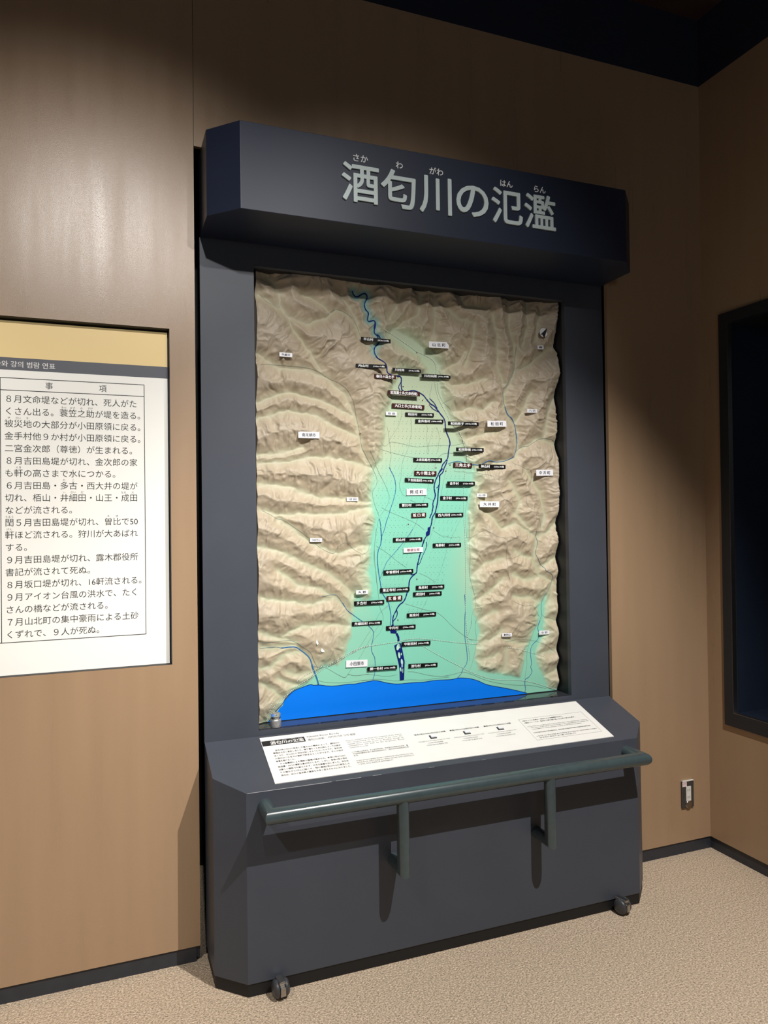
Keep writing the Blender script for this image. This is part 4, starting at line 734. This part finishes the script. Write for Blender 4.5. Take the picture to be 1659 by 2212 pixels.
def polyface(pts, lift, name, m_, parent, th=.0005):
    bm = bmesh.new(); vs = [bm.verts.new((x - OFF[0], -(MD0 + lift) - OFF[1], z - OFF[2])) for x, z in pts]; bm.faces.new(vs)
    bmesh.ops.triangulate(bm, faces=bm.faces[:]); bmesh.ops.recalc_face_normals(bm, faces=bm.faces)
    if bm.faces[0].normal.y > 0: bmesh.ops.reverse_faces(bm, faces=bm.faces)
    me_ = bpy.data.meshes.new(name); bm.to_mesh(me_); bm.free(); me_.materials.append(M[m_])
    o = bpy.data.objects.new(name, me_); COL.objects.link(o); o.parent = parent; return o
cst = [pt for pt in smoothline(COAST, 1) if MX0 < pt[0] < MX1]
mb = MB(); ys = -(MD0 + .0016) - OFF[1]; zb_ = MZ0 - .0003
mono = cst[:1]
for pt in cst[1:]:
    if pt[0] > mono[-1][0] + .0004: mono.append(pt)
cst = mono
for (xa, za), (xb, zb2) in zip(cst[:-1], cst[1:]):
    if xb > xa and max(za, zb2) > MZ0: mb.add([(xa - OFF[0], ys, zb_ - OFF[2]), (xb - OFF[0], ys, zb_ - OFF[2]), (xb - OFF[0], ys, max(zb2, zb_) - OFF[2]), (xa - OFF[0], ys, max(za, zb_) - OFF[2])], [(0, 1, 2, 3)])
sea = mb.build('sea', 'sea', rm, fix=False)
mb = MB(); ribbon(mb, COAST, .0022, .0020); mb.build('coast_line', 'navy', rm, fix=False)
mb = MB()
off_c = [(x, z + .010) for x, z in COAST]
for i, (l, w) in enumerate(ROADS): ribbon(mb, l, w * .00065, .0008)
mb.build('road_lines', 'road', rm, fix=False)['kind'] = 'stuff'
for i, (l, w) in enumerate(STREAMS):
    mb = MB(); ribbon(mb, l, w * .00095, .0012, .12, i); mb.build('stream', 'blue' if w > 1.7 else 'brook', rm, fix=False)
for i, (l, w) in enumerate(RIVERS):
    mb = MB(); ribbon(mb, l, w * .00135, .0016, .22, i); mb.build('river', 'navy', rm, fix=False)
for l in LAKES: polyface(l, .0021, 'river_pool', 'navy', rm)
polyface(DELTA, .0021, 'river_delta', 'navy', rm); 
M['isl'] = mat('pale green island', srgb(178, 222, 200), .5)
for l in ISLANDS: polyface(l, .0027, 'island', 'isl', rm)
wm, dm = MB(), MB()
for l in RAILS:
    pts = resample(smoothline(l), .0012); acc = 0; run = []; kdash = 0
    for a, b in zip(pts[:-1], pts[1:]):
        run.append(a); acc += math.hypot(b[0] - a[0], b[1] - a[1])
        if acc > .0026:
            run.append(b)
            t_mb = wm if kdash % 2 == 0 else dm; P0, P1 = run[0], run[-1]
            if inmap(*P0) and inmap(*P1):
                dx, dz = P1[0] - P0[0], P1[1] - P0[1]; d = math.hypot(dx, dz) + 1e-9; w = .0009 if kdash % 2 == 0 else .00045; ox, oz = -dz / d * w, dx / d * w
                h_ = max(hgt(*P0), hgt(*P1)) + .0022; yy = -(MD0 + h_) - OFF[1]
                t_mb.add([(P0[0] + ox - OFF[0], yy, P0[1] + oz - OFF[2]), (P0[0] - ox - OFF[0], yy, P0[1] - oz - OFF[2]), (P1[0] - ox - OFF[0], yy, P1[1] - oz - OFF[2]), (P1[0] + ox - OFF[0], yy, P1[1] + oz - OFF[2])], [(0, 1, 2, 3)])
            run = []; acc = 0; kdash += 1
wm.build('railway_dashes', 'white', rm, fix=False)['kind'] = 'stuff'; dm.build('railway_gaps', 'darkdash', rm, fix=False)['kind'] = 'stuff'
mb = MB()
for x, z in DOTS:
    y = -(MD0 + hgt(x, z) + .0010) - OFF[1]; s_ = .0008; mb.add([(x - s_ - OFF[0], y, z - s_ - OFF[2]), (x + s_ - OFF[0], y, z - s_ - OFF[2]), (x + s_ - OFF[0], y, z + s_ - OFF[2]), (x - s_ - OFF[0], y, z + s_ - OFF[2])], [(0, 1, 2, 3)])
mb.build('field_dots', 'darkdash', rm, fix=False)['kind'] = 'stuff'
for x, z in LAMPS:
    MB().lathe([(.0004, -.0034), (.0014, -.0030), (.0022, -.0016), (.0024, .002)], (x - OFF[0], -(MD0 + hgt(x, z) + .0006) - OFF[1], z - OFF[2]), 10, 'y').build('indicator_lamp', 'redlamp', rm, smooth=60)
for i, (x, z) in enumerate(CHIPS):
    h_ = -(MD0 + hgt(x, z) + .0016) - OFF[1]; sh = [(-.004, .001), (-.001, .013), (.002, .006), (.006, -.004), (.001, -.009)] if i == 0 else [(-.003, .009), (.001, .004), (.007, -.002), (.006, -.007), (-.003, -.006), (-.007, -.001)]
    MB().add([(x + a - OFF[0], h_, z + b - OFF[2]) for a, b in sh], [tuple(range(len(sh)))]).build('paint_chip', 'white', rm, fix=False)
# name plates standing off on pins
pin_cache = {}
for nm, sub, kd, x, z, D, w, h, ang in PLATES:
    nmk = {'k': 'village_plate', 'r': 'embankment_plate', 'w': 'place_plate', 'p': 'birthplace_plate'}[kd]
    o = MB().box((-w / 2, -.0010, -h / 2), (w / 2, .0010, h / 2)).build(nmk, {'k': 'pblack', 'r': 'pred'}.get(kd, 'pwhite'), rm)
    o.location = (x - OFF[0], -D - OFF[1], z - OFF[2]); o.rotation_euler = (0, -ang, 0)
    back = max(.002, D - (MD0 + hgt(x, z)) - .0005)
    MB().box((-.0009, .0010, -.0009), (.0009, .0010 + back, .0009)).build('pin', 'pin', o)
    tm_ = {'k': 'kana', 'r': 'kana', 'w': 'ink', 'p': 'pink'}[kd]; L = len(nm)
    if kd == 'k':
        xe = -w / 2 + .08 * w + min(.11 * L, .50) * w
        lettering(nm, (0, -.0010, 0), U_, V_, N_, h * .78, tm_, o, -w / 2 + .08 * w, xe, bold=.030, res=1)
        lettering(sub, (0, -.0010, 0), U_, V_, N_, h * .50, tm_, o, max(xe + .02 * w, -w / 2 + .56 * w), w / 2 - .06 * w, bold=.034, res=1)
    else:
        lettering(nm, (0, -.0010, 0), U_, V_, N_, h * (.80 if kd == 'r' else .62), tm_, o, -w * (.42 if kd == 'r' else .33), w * (.42 if kd == 'r' else .33), bold=.034 if kd == 'r' else .020, res=1)
cmx, cmz = COMPASS
cd = .0125 + hgt(cmx, cmz); c_ = MB().lathe([(.0002, -.0010), (.0185, -.0010), (.0190, .0002), (.0185, .0012), (.0002, .0012)], (0, 0, 0), 36, 'y').build('compass_disc', 'pwhite', rm, smooth=40)
c_.location = (cmx - OFF[0], -(MD0 + cd) - OFF[1], cmz - OFF[2]); c_.rotation_euler = (0, 0, 0)
MB().add([(.0175, -.0018, .0215), (-.0175, -.0018, -.0110), (-.0080, -.0018, -.0085), (.0020, -.0018, -.0250)], [(0, 1, 2), (0, 2, 3)]).build('north_arrow', 'ink', c_, fix=False)
MB().box((-.001, .001, -.001), (.001, .0125, .001)).build('pin', 'pin', c_)

# ------------------------------------------------------------------ lit chronology board sunk in the left wall
bd = tag(empty('chronology_board', (-1.02, .034, BZ0)), 'cream backlit chronology board with yellow top band sunk in the left wall', 'information board')
bo = (-1.02, .034, BZ0); YB = .030
tag(MB().box((BX0, .045, BZ0), (BX1, .050, BZ1)).box((BX1 - .0008, .0015, BZ0), (BX1, .045, BZ1)).box((BX0, .0015, BZ0), (BX0 + .001, .045, BZ1)).box((BX0, .0015, BZ1 - .0008), (BX1, .045, BZ1)).box((BX0, .0015, BZ0), (BX1, .045, BZ0 + .0008)).build('trim_4', 'black'), kind='structure')
bxr = -.0940
MB().box((BX0 + .004, YB, BZ0 + .001), (bxr, YB + .012, 2.0622)).build('sheet', 'board', bd, off=bo)
MB().box((BX0 + .004, YB, 2.0622), (bxr, YB + .012, 2.1035)).build('title_band', 'boardg', bd, off=bo)
MB().box((BX0 + .004, YB, 2.1035), (bxr, YB + .012, 2.2255)).build('yellow_band', 'boardy', bd, off=bo)
r_ = MB(); a0, a1, t0 = -1.86, -.1733, .0011
for zz in (2.0355, 1.9950, 1.1620): r_.box((a0, YB - .0006, zz - t0), (a1 + t0, YB, zz + t0))
for xx in (a0, -.6253, a1): r_.box((xx - t0, YB - .0007, 1.1620), (xx + t0, YB, 2.0355))
r_.build('table_rule', 'ink', bd, off=bo)
def btext(s_, x0, z, em, x1=None, m_='ink', bold=0., align='o', name='text_line', res=3):
    return lettering(s_, (-bo[0], YB - bo[1], z - bo[2]), U_, V_, N_, em, m_, bd, x0, x1, align, bold, name=name, res=res)
btext('사카와가와 강의 범람 연표', -.4590, 2.0820, .0225, None, 'paper', .012, 'r')
btext('事', -.478, 2.0155, .0255, None, 'ink', 0, 'c'); btext('項', -.309, 2.0155, .0255, None, 'ink', 0, 'c')
LINES = ['８月文命堤などが切れ、死人がた', 'くさん出る。蓑笠之助が堤を造る。', '被災地の大部分が小田原領に戻る。', '金手村他９か村が小田原領に戻る。', '二宮金次郎（尊徳）が生まれる。', '８月吉田島堤が切れ、金次郎の家',
         'も軒の高さまで水につかる。', '６月吉田島・多古・西大井の堤が', '切れ、栢山・井細田・山王・成田', 'などが流される。', '閏５月吉田島堤が切れ、曽比で50', '軒ほど流される。狩川が大あばれ', 'する。', '９月吉田島堤が切れ、露木郡役所',
         '書記が流されて死ぬ。', '８月坂口堤が切れ、16軒流される。', '９月アイオン台風の洪水で、たく', 'さんの橋などが流される。', '７月山北町の集中豪雨による土砂', 'くずれで、９人が死ぬ。']
EM = .0278; XL = -.6140
for i, s_ in enumerate(LINES): btext(s_, XL, 1.9670 - .0410 * i, EM, None, 'ink', 0)
for i, col_, s_ in ((1, 6.5, 'みの'), (1, 7.5, 'かさ'), (1, 8.5, 'の'), (1, 9.5, 'すけ'), (2, .5, 'ひ'), (2, 1.5, 'さい'), (2, 2.5, 'ち'), (6, 1.5, 'のき'), (7, 6.5, 'た'), (7, 7.5, 'こ'), (8, 6.5, 'い'), (8, 7.5, 'さい'), (8, 8.5, 'だ'), (8, 13.3, 'なる'), (8, 14.4, 'だ'),
                    (10, .5, 'うるう'), (10, 11.5, 'そ'), (10, 12.5, 'び'), (11, .5, 'けん')):
    btext(s_, XL + EM * col_, 1.9670 - .0410 * i + .0185, .0088, None, 'ink', 0, 'c', 'reading_aid', 1)

# ------------------------------------------------------------------ wall outlet
ou = tag(empty('wall_outlet', (2.1955, 0, .2743)), 'dark grey metal power outlet with ivory sockets low on the wall right of the stand', 'power outlet')
cv = MB().box((-.0350, -.0095, -.0610), (.0350, -.0003, .0610)).build('cover', 'plate', ou, bevel=.003)
sk_ = MB().box((-.0125, -.0125, -.030), (.0155, -.0095, .037)).build('socket_strip', 'ivory', ou, bevel=.001)
for zz in (.0200, -.0125):
    for dx in (-.0045, .0060): MB().box((dx, -.0128, zz - .0050), (dx + .0022, -.0124, zz + .0050)).build('slot', 'ink', sk_)
MB().box((-.0330, -.0100, .0370), (-.0070, -.0095, .0590)).build('sticker', 'sticker', ou)
MB().box((-.0300, -.0104, .0500), (-.0100, -.0100, .0515)).build('sticker_line', 'stickered', ou)
MB().lathe([(.0005, -.0035), (.016, -.0030), (.0185, 0), (.0185, .002)], (.003, -.0095, -.0460), 28, 'y').build('earth_cap', 'metal', ou, smooth=40)
MB().box((-.0300, -.0115, .0600), (.0335, -.0005, .0625)).build('top_edge', 'ivory', ou)

# ------------------------------------------------------------------ dark niche in the right wall
ni = tag(empty('display_niche', (RX, (NY0 + NY1) / 2, NZ0)), 'dark navy recessed display niche with charcoal frame in the right wall', 'display niche')
no = (RX, (NY0 + NY1) / 2, NZ0)
IY0, IY1, IZ0, IZ1 = -.156, NY1 + .05, .667, 2.420
f_ = MB(); fx = -.012
f_.box((RX + fx, NY0, NZ0), (RX + .02, IY0, NZ1)).box((RX + fx, NY1, NZ0), (RX + .02, IY1, NZ1)).box((RX + fx, IY1, NZ0), (RX + .02, IY0, IZ0)).box((RX + fx, IY1, IZ1), (RX + .02, IY0, NZ1))
f_.build('frame', 'nichef', ni, off=no)
MB().box((RX + .02, IY0 - .001, IZ0), (RX + .45, IY0 + .015, IZ1)).build('side_panel', 'niche', ni, off=no)
MB().box((RX + .02, IY1 - .015, IZ0), (RX + .45, IY1 + .001, IZ1)).build('side_panel', 'niche', ni, off=no)
MB().box((RX + .02, IY1, IZ0 - .02), (RX + .45, IY0, IZ0)).build('shelf', 'niche', ni, off=no)
MB().box((RX + .02, IY1, IZ1), (RX + .45, IY0, IZ1 + .02)).build('top_panel', 'black', ni, off=no)
MB().box((RX + .45, IY1 - .015, IZ0 - .02), (RX + .46, IY0 + .015, IZ1 + .02)).build('back_panel', 'niche', ni, off=no)
MB().box((RX - .0115, IY0 - .0012, IZ0), (RX + .012, IY0 + .0002, IZ1)).box((RX - .0115, IY1, IZ0 - .0002), (RX + .012, IY0, IZ0 + .0012)).build('edge_trim', 'metal', ni, off=no)
